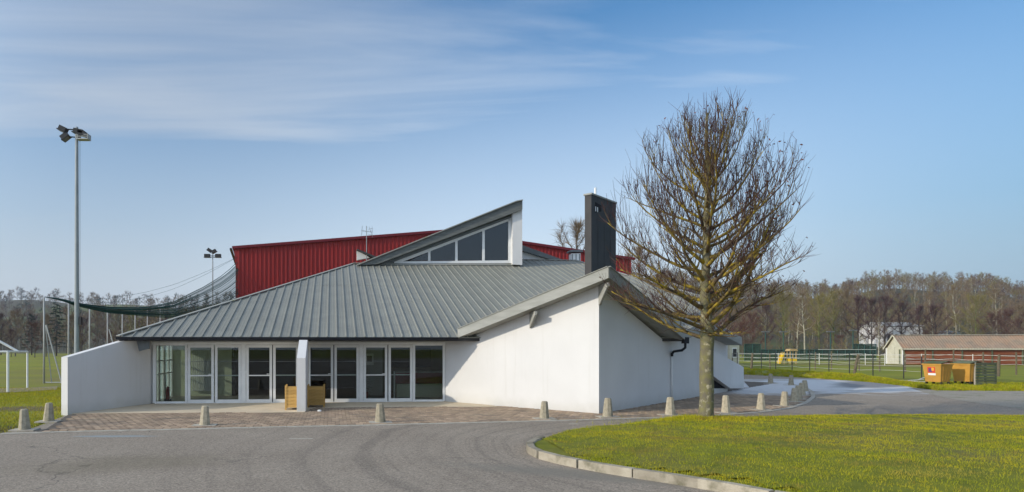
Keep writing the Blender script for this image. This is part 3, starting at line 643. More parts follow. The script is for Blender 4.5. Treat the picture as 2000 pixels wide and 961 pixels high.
# --- chimney
Pk = Vector((7.68, 24.5, 0)); zc = 7.94
ch = MB(); ch.prism([V2(Pk,2.6), V2(Pk+sd*2.19,2.6), V2(Pk+sd*2.19+CB*.42,2.6), V2(Pk+CB*.27,2.6)], (0,0,zc-2.6)); chim = part(ch, 'chimney', SLATE)
cp = MB(); o_ = .035; cp.prism([V2(Pk-sd*o_-CB*o_,zc), V2(Pk+sd*(2.19+o_)-CB*o_,zc), V2(Pk+sd*(2.19+o_)+CB*.46,zc), V2(Pk-sd*o_+CB*.31,zc)], (0,0,.06)); cp.build('chimney_cap', ROOFCAP, chim)
vt = MB(); vt.prism([V2(Pk+sd*.30+n2*.002,7.30), V2(Pk+sd*.85+n2*.002,7.42), V2(Pk+sd*.85+n2*.002,7.66), V2(Pk+sd*.30+n2*.002,7.70)], n2*.008); vt.build('painted_flue_dark', BLACK, chim)  # no recess: black plate on the face paints the dark inside the flue
for k in (.34, .50): 
    MB().box(Pk+sd*k+n2*.014+Vector((0,0,7.44)), (.05,.012,.18), math.atan2(sd.y, sd.x)).build('flue_slat', WHITEM, chim)
p = Pk+sd*.75+CB*.2; MB().tube([V2(p,zc), V2(p,zc+.42)], .045, 8).build('flue_pipe', WHITEM, chim)
# chimney weather seams
for k in (.55, 1.1, 1.65): MB().prism([V2(Pk+sd*k+n2*.001,3.2), V2(Pk+sd*(k+.02)+n2*.001,3.2), V2(Pk+sd*(k+.02)+n2*.001,zc-.01), V2(Pk+sd*k+n2*.001,zc-.01)], n2*.008).build('sheet_joint', SLATE, chim)
# roof cowl
p = Vector((11.45, 39.8, 0)); b = MB(); b.box((p.x,p.y,7.2), (.56,.56,1.3)); cw = part(b, 'roof_cowl', WHITEM)
MB().box((p.x,p.y,7.98), (.8,.8,.10)).build('cowl_cap', MIDGREY, cw); MB().box((p.x,p.y,8.05), (.5,.5,.06)).build('cowl_cap', MIDGREY, cw)
for k in (-.28, 0, .28): MB().box((p.x+k*.8,p.y-.283,7.45), (.05,.02,.7)).build('cowl_louvre', MIDGREY, cw)
# --- clerestory
def W(px, py, s):
    P = EV+u*s; t = on_line(P, e, px); p = P+e*t; return Vector((p.x, p.y, EYE-(py-HY)*p.y/F))
b = MB(); b.prism([W(697,519,11.9), W(738,515.5,11.9), W(1020.5,409,11.9), W(1020.5,391.5,11.9), W(1008,394,11.9)], u*6.5); cler = part(b, 'clerestory_roof', VERGE)
MB().bar(W(697,517.5,11.85), W(1008,393,11.85), .12, .05).build('verge_trim', ROOFCAP, cler); MB().bar(W(1008,393,11.85), W(1021,390.5,11.85), .12, .05).build('verge_trim', ROOFCAP, cler)
b = MB(); b.prism([W(738,516.5,12.35), W(1000,420,12.35), W(1000,424.5,12.35), W(770,511,12.35), W(764,516.5,12.35)], u*.12); part(b, 'clerestory_soffit_panel', MIDGREY)
b = MB(); b.prism([W(1001,516.5,12.1), W(1020,517.5,12.1), W(1020,409.5,12.1), W(1001,415.5,12.1)], u*1.0); part(b, 'clerestory_pier', WHITE)
b = MB(); b.prism([W(1003,530,13.2), W(1018.5,530,13.2), W(1018.5,412,13.2), W(1003,417,13.2)], u*5.0); part(b, 'clerestory_wall', WHITE)
b = MB(); b.prism([W(740,517.2,12.3), W(1001,518.5,12.3), W(1001,514.2,12.3), W(740,515.4,12.3)], u*.3); part(b, 'base_flashing', ROOFCAP)
fr = MB(); s_ = 12.42
def strip(pts, dep=.1): fr.prism([W(x, y, s_) for x, y in pts], u*dep)
strip([(770,514.4),(1001,513.8),(1001,508.4),(770,510.6)])
strip([(785,510.6),(796,507.6),(996,430.5),(996,425.5),(770,510.6)], .099)
for x, y in ((838.5,489),(891.5,469.5),(944.5,449.5)): strip([(x-2.3,509.3),(x+2.3,509.3),(x+2.3,y-.6),(x-2.3,y+1)], .098)
strip([(993,508.9),(1000.6,508.7),(1000.6,424),(993,427)], .097)
win = part(fr, 'clerestory_window', PVC)
for pts in ([(800,509),(836,509),(836,493)], [(841,509),(889,509),(889,472.5),(841,490.5)], [(894,509),(942,509),(942,452.5),(894,470)], [(947,509),(993,508.6),(993,432.5),(947,450.5)]):
    MB().prism([W(x, y, s_+.05) for x, y in pts], u*.02).build('pane', GLASSD, win)
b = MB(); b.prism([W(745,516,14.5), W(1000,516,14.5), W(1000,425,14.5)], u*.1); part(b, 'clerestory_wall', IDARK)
# the other clerestories of the pinwheel, just showing behind
b = MB(); b.prism([W(1018,512,15.2), W(1100,514,15.2), W(1018,486,15.2)], u*.3); part(b, 'clerestory_wall', WHITEM)
b = MB(); b.prism([W(1016,488,14.9), W(1016,477,14.9), W(1110,511,14.9), W(1098,513.5,14.9)], u*4); part(b, 'clerestory_roof', MIDGREY)
b = MB(); b.prism([W(697,508,15.2), W(697,488.5,15.2), W(722,503,15.2)], u*.3); part(b, 'clerestory_wall', WHITE)
b = MB(); b.prism([W(697,488.5,14.9), W(697,485.5,14.9), W(745,505,14.9), W(740,507,14.9)], u*1.5); part(b, 'clerestory_roof', SLATE)
# --- glazed front
def fx(px): return on_line(A, e, px)
ZB, ZT = .045, 2.225
frame = MB()
def fbox(ta, tb, za, zb, dep=.09, off=0.0):
    c = A+e*((ta+tb)/2)+u*(off); frame.box((c.x, c.y, (za+zb)/2), (tb-ta, dep, zb-za), A0)
tA, tB = fx(303), fx(867)
fbox(fx(297), tB+.05, 2.232, 2.335, .10); fbox(fx(303)+.0, tB, .022, .043, .14); fbox(fx(300)-.02, fx(305.5), .043, 2.232, .11)
for a_, b_ in ((362,366.5),(471.5,480.5),(583,586),(596,601),(701.5,709.5),(806,810.5),(864.5,868.5)): fbox(fx(a_), fx(b_), .043, 2.232, .11)
glaz = part(frame, 'entrance_frame', PVC)
b = MB(); b.bar(V2(A-e*.2+u*.05,2.385), V2(B+u*.05,2.385), .08, .085); part(b, 'lintel', WHITE)
def ext(ta, tb, za, zb, dep, off, mats, name, parent):
    c = A+e*((ta+tb)/2)+u*off; bb_ = MB().box((c.x, c.y, (za+zb)/2), (tb-ta, dep, zb-za), A0)
    return part(bb_, name, mats) if parent is None else bb_.build(name, mats, parent)
leaves = [(367,418,1),(420,471,0),(481,531.5,1),(533.5,583,0),(601.5,651,1),(653,701,0),(710,756.5,1),(758.5,805.5,0)]
for (pa, pb, act) in leaves:
    ta, tb = fx(pa), fx(pb); f = MB(); st = .095
    for (x0, x1, z0, z1) in ((ta, ta+st, ZB, ZT), (tb-st, tb, ZB, ZT), (ta+st, tb-st, ZB, ZB+.11), (ta+st, tb-st, ZT-.10, ZT)):
        c = A+e*((x0+x1)/2)-u*.005; f.box((c.x, c.y, (z0+z1)/2), (x1-x0, .065, z1-z0), A0)
    d = part(f, 'door', PVC)
    ext(ta+st, tb-st, ZB+.11, ZT-.10, .014, 0, GLASS, 'pane', d)
    ext(ta+st-.02, tb-st+.02, 1.045, 1.085, .03, .06 if not act else -.05, WHITEM, 'push_bar', d)
    ext(ta+st, tb-st, 1.585, 1.60, .006, -.012, MIDGREY, 'glazing_strip', d)
    if act:
        ext(tb-.075, tb-.03, 1.0, 1.16, .012, -.044, WHITEM, 'handle_plate', d); ext(tb-.20, tb-.04, 1.105, 1.13, .022, -.075, WHITEM, 'handle', d); ext(tb-.055, tb-.035, 1.105, 1.13, .04, -.06, WHITEM, 'handle_stem', d)
    for zz in (.22, 1.15, 2.02):
        x = ta+.008 if act else tb-.008; ext(x-.014, x+.014, zz, zz+.09, .022, -.047, WHITEM, 'hinge', d)
for (pa, pb) in ((306,361.5),(811,864)):
    pn = ext(fx(pa), fx(pb), .10, 2.20, .016, 0, GLASS, 'fixed_pane', None)
    ext(fx(pa), fx(pb), .043, .10, .07, 0, PVC, 'pane_rail', pn); ext(fx(pa), fx(pb), 2.20, 2.232, .07, 0, PVC, 'pane_rail', pn)
c = A+e*fx(598.8)-u*.062; part(MB().box((c.x, c.y, 1.1), (.05,.02,.12), A0), 'door_intercom', MIDGREY)
# --- interior seen through the glass
def rbox(ta, tb, da, db, za, zb, m, name): 
    c = A+e*((ta+tb)/2)+u*((da+db)/2); return part(MB().box((c.x, c.y, (za+zb)/2), (tb-ta, db-da, zb-za), A0), name, m)
rbox(-.3, 12.2, .08, 9.2, -.02, .02, IFLOOR, 'lobby_floor'); rbox(-.34, 12.2, .32, 9.2, 2.421, 2.5, IPALE, 'lobby_ceiling')
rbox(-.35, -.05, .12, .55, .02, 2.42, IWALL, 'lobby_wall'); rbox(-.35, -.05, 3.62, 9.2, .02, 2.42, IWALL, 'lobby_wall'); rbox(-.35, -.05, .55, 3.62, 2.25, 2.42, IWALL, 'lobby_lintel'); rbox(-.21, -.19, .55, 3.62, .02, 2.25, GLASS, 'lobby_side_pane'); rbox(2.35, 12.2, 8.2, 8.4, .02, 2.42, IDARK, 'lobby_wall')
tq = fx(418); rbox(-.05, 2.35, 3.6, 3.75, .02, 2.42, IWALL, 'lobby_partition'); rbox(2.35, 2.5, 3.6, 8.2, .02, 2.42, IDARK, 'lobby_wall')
rbox(11.3, 11.5, .4, 8.3, .02, 2.42, IOLIVE, 'lobby_wall')
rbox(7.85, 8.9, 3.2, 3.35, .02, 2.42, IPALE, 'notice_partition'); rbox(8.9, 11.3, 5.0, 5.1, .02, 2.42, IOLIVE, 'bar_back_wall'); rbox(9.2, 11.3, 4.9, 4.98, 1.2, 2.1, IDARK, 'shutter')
nb = rbox(8.15, 8.5, 3.17, 3.198, 1.35, 1.85, WHITEM, 'notice_sheet')
c = A+e*8.32+u*3.16; MB().box((c.x, c.y, 1.62), (.22,.012,.26), A0).build('notice_picture', IOLIVE, nb)
# inner door frames on the left
for k in (.58, 1.3, 1.42, 2.1, 2.22, 2.95, 3.5):
    rbox(-.26, -.14, k, k+.09, .02, 2.25, PVC, 'inner_door_frame')
for z in (1.05, 1.58): rbox(-.25, -.15, .67, 3.5, z, z+.04, PVC, 'inner_door_rail')
# ---- loose things inside
def placed(b, name, label, cat, mats, loc, group=None):
    b.v = [(x-loc[0], y-loc[1], z-loc[2]) for x, y, z in b.v]; return thing(name, label, cat, loc, 0, group, b.mesh(name, mats))
P = A+e*1.15+u*3.5; rad = thing('radiator', 'tall white ribbed radiator on the lobby wall behind the left door', 'radiator', (P.x, P.y, .02), A0)
for k in range(11): link('radiator_fin', MB().box((0,0,1.12), (.055,.06,1.75)).mesh('radiator_fin', WHITEM) if k == 0 else rad.children[0].data, rad, loc=(-.42+k*.085, 0, 0))
link('radiator_pipe', MB().box((0,.01,.25), (.95,.03,.05)).mesh('radiator_pipe', WHITEM), rad); link('radiator_pipe', MB().box((0,.01,1.98), (.95,.03,.05)).mesh('radiator_pipe', WHITEM), rad)
P = A+e*.35+u*.75; ex = thing('fire_extinguisher', 'red fire extinguisher standing inside the leftmost glass pane', 'extinguisher', (P.x, P.y, .02))
link('cylinder_body', MB().tube([(0,0,.1),(0,0,.5),(0,0,.56),(0,0,.6)], [.07,.07,.05,.025], 10).mesh('cylinder_body', RED), ex); link('stand_rod', MB().tube([(-.08,0,0),(-.08,0,1.0)], .012, 6).mesh('stand_rod', DARK), ex); link('stand_base', MB().box((0,0,.05), (.22,.2,.1)).mesh('stand_base', DARK), ex)
P = A+e*10.15+u*2.1; bar = thing('bar_counter', 'burgundy fronted bar counter with cream base inside the right doors', 'counter', (P.x, P.y, .02), A0)
link('front_panel', MB().box((.25,0,.82), (2.1,.5,.46)).mesh('front_panel', BURG), bar); link('base_panel', MB().box((.25,.02,.295), (2.0,.44,.55)).mesh('base_panel', IWALL), bar); link('worktop', MB().box((.25,0,1.075), (2.2,.62,.05)).mesh('worktop', IPALE), bar); link('end_post', MB().box((-.86,-.2,.55), (.06,.06,1.1)).mesh('end_post', PVC), bar)
P = A+e*8.0+u*1.0; tr = thing('fir_tree', 'small dark fir tree standing inside the right doors', 'plant', (P.x, P.y, .02))
tb_ = MB(); r_ = random.Random(5)
for k in range(420):
    z = .3+1.2*r_.random()**1.3; rr = (1.65-z)*.34; a = r_.uniform(0, 6.28); q = r_.uniform(.2, 1)*rr
    c = Vector((math.cos(a)*q, math.sin(a)*q, z-.12*q)); d = Vector((math.cos(a), math.sin(a), -.25))*.09; sdv = Vector((-math.sin(a), math.cos(a), 0))*.018
    tb_.add([c-sdv, c+sdv, c+d], [(0,1,2)])
link('foliage', tb_.mesh('foliage', blade_mat('fir_needles', (.018,.04,.02), (.012,.03,.015))), tr); link('trunk', MB().tube([(0,0,.2),(0,0,1.6)], [.03,.005], 6).mesh('trunk', BARK), tr); link('pot', MB().tube([(0,0,0),(0,0,.3)], [.12,.16], 10).mesh('pot', RED), tr)
# ------------------------------------------------------------------ planters
def planter(P, label, s, h, rz):
    t = thing('wooden_planter', label, 'planter', (P.x, P.y, .024), rz, 'wooden planters at the entrance fin')
    post = MB().box((0,0,(h+.05)/2), (.055,.055,h+.05)).mesh('corner_post', WOODP); hs = s/2-.03
    for a in (-1,1):
        for c in (-1,1): link('corner_post', post, t, loc=(a*hs, c*hs, 0))
    n = 6; bh = (h-.10)/n; pl = MB().box((0,0,0), (s-.11, .024, bh-.008)).mesh('plank', WOODP)
    for side in range(4):
        for k in range(n):
            a = side*math.pi/2; o = link('plank', pl, t, loc=(math.sin(a)*hs, -math.cos(a)*hs, .08+bh*(k+.5)), rz=a)
    link('soil', MB().box((0,0,h-.12), (s-.12,s-.12,.04)).mesh('soil', JOINT), t)
planter(Vector((-3.20, 22.15, 0)), 'yellow wooden planter partly behind the left side of the entrance fin', .72, .78, A0+.02)
planter(Vector((-2.60, 23.0, 0)), 'yellow wooden planter showing right of the entrance fin', .62, .74, A0-.02)
# stones by the foot of the fin
for k, (px, py) in enumerate(((624,805.5),)):
    p = G(px, py); b = MB(); bm = bmesh.new(); bmesh.ops.create_icosphere(bm, subdivisions=2, radius=.07)
    r_ = random.Random(2)
    for v_ in bm.verts: v_.co *= r_.uniform(.85, 1.1); v_.co.z *= .6
    me = bpy.data.meshes.new('white_stone'); bm.to_mesh(me); bm.free(); me.materials.append(WHITEM)
    thing('white_stone', 'small white stone lying at the foot of the entrance fin', 'stone', (p.x, p.y, .05), 0, None, me)
# aerial
p = W(716, 500, 15.0); an = thing('roof_aerial', 'thin television aerial on the roof before the red wall', 'aerial', (p.x, p.y, p.z-.5))
link('mast', MB().tube([(0,0,0),(0,0,2.3)], .022, 6).mesh('mast', MASTM), an)
ab = MB(); ab.bar((-.3,0,2.02),(.35,0,1.92),.025,.025)
for k in range(7): ab.bar((-.28+k*.1,-.22,2.0),(-.28+k*.1,.22,2.0),.012,.012)
ab.bar((-.3,-.02,1.72),(-.26,.0,2.3),.02,.02); ab.bar((.15,0,2.25),(.36,0,1.65),.02,.02); ab.bar((.33,0,2.28),(.35,0,1.62),.02,.02); ab.bar((.1,0,1.8),(.36,0,1.75),.02,.02); ab.bar((.1,0,2.1),(.36,0,2.15),.02,.02)
link('antenna', ab.mesh('antenna', MASTM), an)
# ------------------------------------------------------------------ red sports hall behind
RA = R(11); er = Vector((math.cos(RA), math.sin(RA), 0)); ur = Vector((-math.sin(RA), math.cos(RA), 0)); R0 = Vector((-11.9, 50, 0))
RED_T = thing('sports_hall', 'large red ribbed metal sports hall with low gable behind the white hall', 'building', R0)
LR, ZEV, ZPK = 33.7, 9.78, 11.62
def rtop(t): return ZEV+(ZPK-ZEV)*(1-abs(t-LR/2)/(LR/2))
pit = LR/102; pr = [(0,0),(.55,0),(.62,-.045),(.93,-.045),(1.0,0)]
for k in range(34):
    b = MB(); base = []; 
    for j in range(3):
        for a, d in (pr if j == 2 else pr[:-1]): base.append(((k*3+j+a)*pit, d))
    m = len(base); vs = [R0+er*t+ur*d+Vector((0,0,-.05)) for t, d in base]+[R0+er*t+ur*d+Vector((0,0,rtop(t))) for t, d in base]
    b.add(vs, [(i, i+1, m+i+1, m+i) for i in range(m-1)]); world_child(b.build('cladding_panel', RED), RED_T)
def rpart(b, name, m): return world_child(b.build(name, m), RED_T)
for s0, s1 in ((-.25, LR/2), (LR/2, LR+.25)):
    b = MB(); b.bar(R0+er*s0-ur*.12+Vector((0,0,rtop(s0)+.02)), R0+er*s1-ur*.12+Vector((0,0,rtop(s1)+.02)), .2, .20); rpart(b, 'roof_trim', REDTRIM)
    b = MB(); b.prism([R0+er*s0+Vector((0,0,rtop(s0))), R0+er*s1+Vector((0,0,rtop(s1))), R0+er*s1+ur*30+Vector((0,0,rtop(s1))), R0+er*s0+ur*30+Vector((0,0,rtop(s0)))], (0,0,.1)); rpart(b, 'roof', REDTRIM)
b = MB(); b.prism([R0+er*(-.28)+Vector((0,0,9.85)), R0+er*(.0)+Vector((0,0,9.85)), R0+er*(.0)+Vector((0,0,8.5)), R0+er*(-.06)+Vector((0,0,8.75)), R0+er*(-.1)+Vector((0,0,9.5))], ur*30); rpart(b, 'eave_fascia', RED)
b = MB(); b.bar(R0+er*(-.36)+Vector((0,0,9.68))-ur*.05, R0+er*(-.36)+ur*30+Vector((0,0,9.68)), .16, .14); rpart(b, 'gutter', DARK)
b = MB(); b.bar(R0+ur*.1+er*.1+Vector((0,0,4.7)), R0+ur*30+er*.1+Vector((0,0,4.7)), .2, 9.4); rpart(b, 'side_wall', RED)
b = MB(); b.bar(R0+ur*.1+er*(LR-.1)+Vector((0,0,4.7)), R0+ur*30+er*(LR-.1)+Vector((0,0,4.7)), .2, 9.4); rpart(b, 'side_wall', RED)
#PART3
# ------------------------------------------------------------------ the street tree
def smooth(a, b, x):
    k = max(0, min(1, (x-a)/(b-a))); return k*k*(3-2*k)
tree = thing('bare_tree', 'bare round tree with yellow lichen on its limbs, standing in the island lawn', 'tree', TREE)
r_ = random.Random(41)
ENV = [(2.25,1.9),(2.7,2.55),(3.4,2.8),(4.3,2.85),(5.3,2.9),(6.3,2.65),(7.0,2.2),(7.7,1.65),(8.2,1.1),(8.6,.55),(8.95,.12)]
def env(z):
    if z <= ENV[0][0]: return ENV[0][1]
    for (a, ra), (b, rb) in zip(ENV, ENV[1:]):
        if z <= b: return ra+(rb-ra)*(z-a)/(b-a)
    return 0
wob = [(math.sin(z*1.3)*.035+.02*math.sin(z*3.1), math.cos(z*1.1)*.035) for z in np.linspace(0, 9, 28)]
trk = MB(); tz = np.linspace(-.1, 8.3, 26); tp = []; tr_ = []
for k, z in enumerate(tz):
    tp.append(Vector((wob[k][0]+.006*z, wob[k][1], z)))
    rr = .178*(1-z/9.2)**.85+.004 if z > 2.5 else .188-.012*max(z,0)
    if z < .25: rr += .055*(1-max(z,0)/.25)
    if 2.0 < z < 2.7: rr += .02
    tr_.append(rr*(1+r_.uniform(-.03,.03)))
trk.tube(tp, tr_, 14); trk.build('trunk', BARK, tree, True)
def trunk_at(z):
    k = min(max((z-tz[0])/(tz[1]-tz[0]), 0), len(tz)-1.001); i = int(k); return tp[i].lerp(tp[i+1], k-i), tr_[i]
tw = MB(); leafpts = []
def grow(p, d, L, nseg, up, wig):
    pts = [p.copy()]; d = d.normalized()
    for k in range(nseg):
        d = (d+Vector((r_.gauss(0,wig), r_.gauss(0,wig), r_.gauss(0,wig)+up))).normalized(); p = p+d*(L/nseg)
        pts.append(p.copy())
    return pts
def inside_env(p): return math.hypot(p.x, p.y) < env(p.z)*1.04 and p.z < 9
def shoot(p, d, L, r0):
    """thin upright water shoot"""
    pts = grow(p, d, L, 4, .16, .05); n_ = len(pts)
    while len(pts) > 2 and not inside_env(pts[-1]): pts.pop()
    if len(pts) < 2: return
    tw.tube(pts, [r0*(1-.75*i/(n_-1)) for i in range(len(pts))], 3, cap=False)
    for q in range(r_.choice((0,1,1,2))):
        i = r_.randrange(len(pts)-1); f = pts[i].lerp(pts[i+1], r_.random()); a = r_.uniform(0, 6.28)
        s = grow(f, Vector((math.cos(a)*.7, math.sin(a)*.7, .8)), r_.uniform(.15,.45), 2, .1, .08); tw.tube(s, [r0*.55, r0*.45, .002], 3, cap=False)
        if r_.random() < .35: leafpts.append(s[-1])
    leafpts.append(pts[-1])
lim_n = 54
for k in range(lim_n):
    f = k/(lim_n-1); z0 = 2.2+4.7*f**1.12+r_.uniform(-.08,.08)
    az = k*2.39996+r_.uniform(-.3,.3); lowl = k % 5 not in (0, 3); el = R((2+13*r_.random() if lowl else 32+12*r_.random())*(1-f)**1.4+(2+38*f)*f**.6)
    p0, rt = trunk_at(z0); d = Vector((math.cos(az)*math.cos(el), math.sin(az)*math.cos(el), math.sin(el)))
    # length until the crown outline
    L = 0.4
    while L < 5 and inside_env(p0+d*L+Vector((0,0,.05*L*L))): L += .1
    L *= r_.uniform(.80, .99); r0 = min(rt*.5, .022+.0165*L); ns = 9
    pts = grow(p0-d*.05, d+Vector((0,0,-.04)), L, ns, .008+.06*smooth(.06, .24, f)+.05*f, .075)
    while len(pts) > 5 and not inside_env(pts[-1]): pts.pop()
    ns = len(pts)-1; lb = MB(); rad = [max(.008, r0*(1-.82*(i/ns)**.8)) for i in range(ns+1)]; lb.tube(pts, rad, 7)
    sec = []
    nsec = int(4+L*3.2)
    for j in range(nsec):
        q = .18+.8*(j+.5)/nsec; i = min(int(q*ns), ns-1); b0 = pts[i].lerp(pts[i+1], q*ns-i); dd = (pts[i+1]-pts[i]).normalized()
        side = dd.cross(Vector((0,0,1))).normalized()*(1 if j % 2 else -1)
        d2 = dd*r_.uniform(.3,.8)+side*r_.uniform(.4,.85)+Vector((0,0,r_.uniform(-.2,.35)+.55*f))
        L2 = r_.uniform(.35,.75)*min(1.5, .45+L*.38)*(1.15-.6*q)
        s2 = grow(b0, d2, L2, 5, .05+.16*f, .095)
        while len(s2) > 2 and not inside_env(s2[-1]): s2.pop()
        r2 = max(.006, rad[i]*.48); lb.tube(s2, [max(.004, r2*(1-.8*i2/5)) for i2 in range(len(s2))], 5); sec.append((s2, r2))
    lb.build('limb', LIMBM, tree, True)
    # upright shoots from limbs and side branches
    for (path, rr) in [(pts, r0)]+sec:
        Lp_ = sum((path[i+1]-path[i]).length for i in range(len(path)-1)); dens = 4.0 if path is pts else 4.5
        m = int(Lp_*dens*(1.25-.55*smooth(3.4, 5.4, path[0].z))+r_.random())
        for j in range(m):
            q = r_.random()**.7*(len(path)-1); i = min(int(q), len(path)-2); b0 = path[i].lerp(path[i+1], q-i); a = r_.uniform(0, 6.28)
            high = smooth(3.0, 5.6, b0.z)
            out = Vector((b0.x, b0.y, 0)); out = out.normalized() if out.length > .1 else Vector((1,0,0))
            d3 = Vector((math.cos(a)*(.62-.2*high), math.sin(a)*(.62-.2*high), .28+.97*high))+out*(.5-.4*high)
            shoot(b0, d3, r_.uniform(.2,.5)+high*r_.uniform(.1,1.35), .0055+.0025*r_.random())
    # fine twigs at the ends
    for (path, rr) in [(pts, r0)]+sec:
        for j in range(3):
            d3 = (path[-1]-path[-2]).normalized()+Vector((r_.gauss(0,.35), r_.gauss(0,.35), r_.gauss(.15,.3))); s = grow(path[-1], d3, r_.uniform(.2,.5), 3, .06, .12)
            tw.tube(s, [.0055,.005,.004,.002], 3, cap=False)
for k in range(26):    # leader shoots at the very top
    z0 = r_.uniform(6.2, 8.2); p0, rt = trunk_at(z0); a = r_.uniform(0, 6.28); shoot(p0, Vector((math.cos(a)*.4, math.sin(a)*.4, 1)), r_.uniform(.6,1.5), .007)
for (x, h) in ((-.02, .55), (.62,.5), (.25,.35), (-.35,.3)):
    p0 = Vector((x, .05, 8.0-abs(x)*.5)); pts = grow(p0, Vector((.03,.0,1)), h+.35, 4, .1, .03); tw.tube(pts, [.008,.007,.006,.004,.002], 3, cap=False)
tw.build('twigs', TWIGM, tree, kind='stuff')
lf = MB()
for p in leafpts:
    if r_.random() < (.10 if p.x < .8 else .5)*(1 if p.z > 3.6 else .3):
        a, b = Vector((r_.gauss(0,1), r_.gauss(0,1), r_.gauss(-.6,.6))).normalized(), Vector((r_.gauss(0,1), r_.gauss(0,1), r_.gauss(0,1))).normalized()
        s = r_.uniform(.025,.05); c = a.cross(b).normalized(); p2 = p+a*.01; lf.add([p2, p2+a*s+c*s*.5, p2+a*s*2.1, p2+a*s-c*s*.5], [(0,1,2),(0,2,3)])
lf.build('dead_leaves', LEAFM, tree, kind='stuff')

# ------------------------------------------------------------------ hills
def hz(X, Y):
    px = CX+F*X/Y; wr = smooth(980, 1330, px)
    hr = (29.5-19*((px-1700)/620)**2*(px > 1400)*(px < 2200)+2.2*math.sin(px*.011)+1.2*math.sin(px*.03))*smooth(150, 335, Y)*wr
    hl = (47+3*math.sin(px*.012+1)+1.5*math.sin(px*.031))*smooth(240, 720, Y)*(1-.25*smooth(500, 900, px))
    return max(hr, hl*(1-wr*.5))-.6*(1-smooth(140, 190, Y))
hb = MB(); pxs = list(np.arange(-700, 2700, 28)); Ys = list(np.concatenate([np.arange(128, 380, 12), np.arange(380, 960, 30)])); k = len(Ys)
for px in pxs:
    for Y in Ys: X = (px-CX)*Y/F; hb.v.append((X, Y, hz(X, Y)))
hb.f = [(i*k+j, (i+1)*k+j, (i+1)*k+j+1, i*k+j+1) for i in range(len(pxs)-1) for j in range(k-1)]; hb.mi = [0]*len(hb.f)
hb.build('hills', HILLM, None, True, kind='structure')
# ------------------------------------------------------------------ background trees
TW = {'brown': mat('brown_twigs', (.20,.142,.085), .95, (.145,.105,.065), .05), 'purple': mat('purple_twigs', (.105,.06,.056), .95, (.07,.042,.042), .1),
      'olive': mat('olive_twigs', (.215,.18,.06), .95, (.15,.13,.05), .1), 'dark': mat('conifer_needles', (.022,.040,.030), .95, (.03,.045,.03), .3), 'red': mat('red_twigs', (.125,.062,.048), .95, (.09,.05,.04), .1)}
TRK = {'grey': mat('grey_trunk', (.13,.115,.09), .95, (.09,.08,.065), 1.0), 'pale': mat('pale_trunk', (.40,.375,.29), .9, (.28,.26,.19), 1.5), 'dark': mat('dark_trunk', (.055,.045,.038), .95), 'ivy': mat('ivy_trunk', (.15,.16,.05), .95, (.09,.11,.035), 2)}
def proto(seed, H, Wd, z0, nl, ns, sl, sw, conifer=False, lean=0.0):
    """a bare tree: (trunk+limbs mesh builder, twig vertex array, twig triangles)"""
    r = random.Random(seed); b = MB(); n = 6
    pts = [Vector((math.sin(k*1.7+seed)*.02*H*k/n+lean*H*(k/n)**1.5, math.cos(k*1.3+seed)*.015*H*k/n, H*.93*k/n)) for k in range(n+1)]
    r0 = .011*H+.03; b.tube(pts, [r0*(1-.92*k/n) for k in range(n+1)], 5, cap=False)
    V = []
    tips = []
    if conifer:
        for k in range(nl):
            q = k/nl; z = H*(z0+(.97-z0)*q); L = Wd*(1-q)**.75*r.uniform(.7,1.1); a = k*2.4+r.uniform(-.3,.3); base = Vector((lean*z, 0, z))
            tip = base+Vector((math.cos(a)*L, math.sin(a)*L, -.12*L+.1)); b.tube([base, tip], [.05,.01], 3, cap=False); tips.append((base, tip))
    else:
        for k in range(nl):
            q = (k+.5)/nl; z = H*(z0+(.86-z0)*q); i = min(int(z/(H*.93)*n), n-1); base = pts[i].lerp(pts[i+1], z/(H*.93)*n-i); a = k*2.4+r.uniform(-.4,.4)
            prof_ = math.sin(math.pi*min(.97, .22+.76*q))**.8; L = Wd*prof_*r.uniform(.75,1.1); el = r.uniform(.25,.55)+.75*q
            d = Vector((math.cos(a)*math.cos(el), math.sin(a)*math.cos(el), math.sin(el))); mid = base+d*L*.55; tip = mid+(d+Vector((r.gauss(0,.25), r.gauss(0,.25), .45))).normalized()*L*.6
            rr = r0*.42*(1-q*.6); b.tube([base, mid, tip], [rr, rr*.6, rr*.15], 4, cap=False); tips += [(base, mid), (mid, tip), (mid, tip)]
    for k in range(ns):
        a, c = tips[r.randrange(len(tips))]; p = a.lerp(c, r.random()**.7); dd = (c-a).normalized()
        if conifer: d = dd*.5+Vector((r.gauss(0,.5), r.gauss(0,.5), r.gauss(-.25,.2)))
        else: d = dd*.6+Vector((r.gauss(0,.65), r.gauss(0,.65), r.gauss(.35,.5)))
        d = d.normalized()*sl*r.uniform(.5,1.3); s = d.cross(Vector((r.gauss(0,1), r.gauss(0,1), r.gauss(0,1)))).normalized()*sw
        V += [p-s, p+s, p+d]
        if not conifer and r.random() < .8:   # forked twig
            m = p+d*.45; d2 = (d.normalized()+Vector((r.gauss(0,.6), r.gauss(0,.6), r.gauss(.1,.5)))).normalized()*d.length*.6; V += [m-s*.7, m+s*.7, m+d2]
    V = np.array([tuple(x) for x in V], np.float32); return b, V
def tree_kind(seed, *a, tk='grey', ck='brown', **kw):
    b, V = proto(seed, *a, **kw); return b.mesh('trunk', TRK[tk]), np_mesh('crown', V, np.arange(len(V)).reshape(-1, 3), TW[ck])
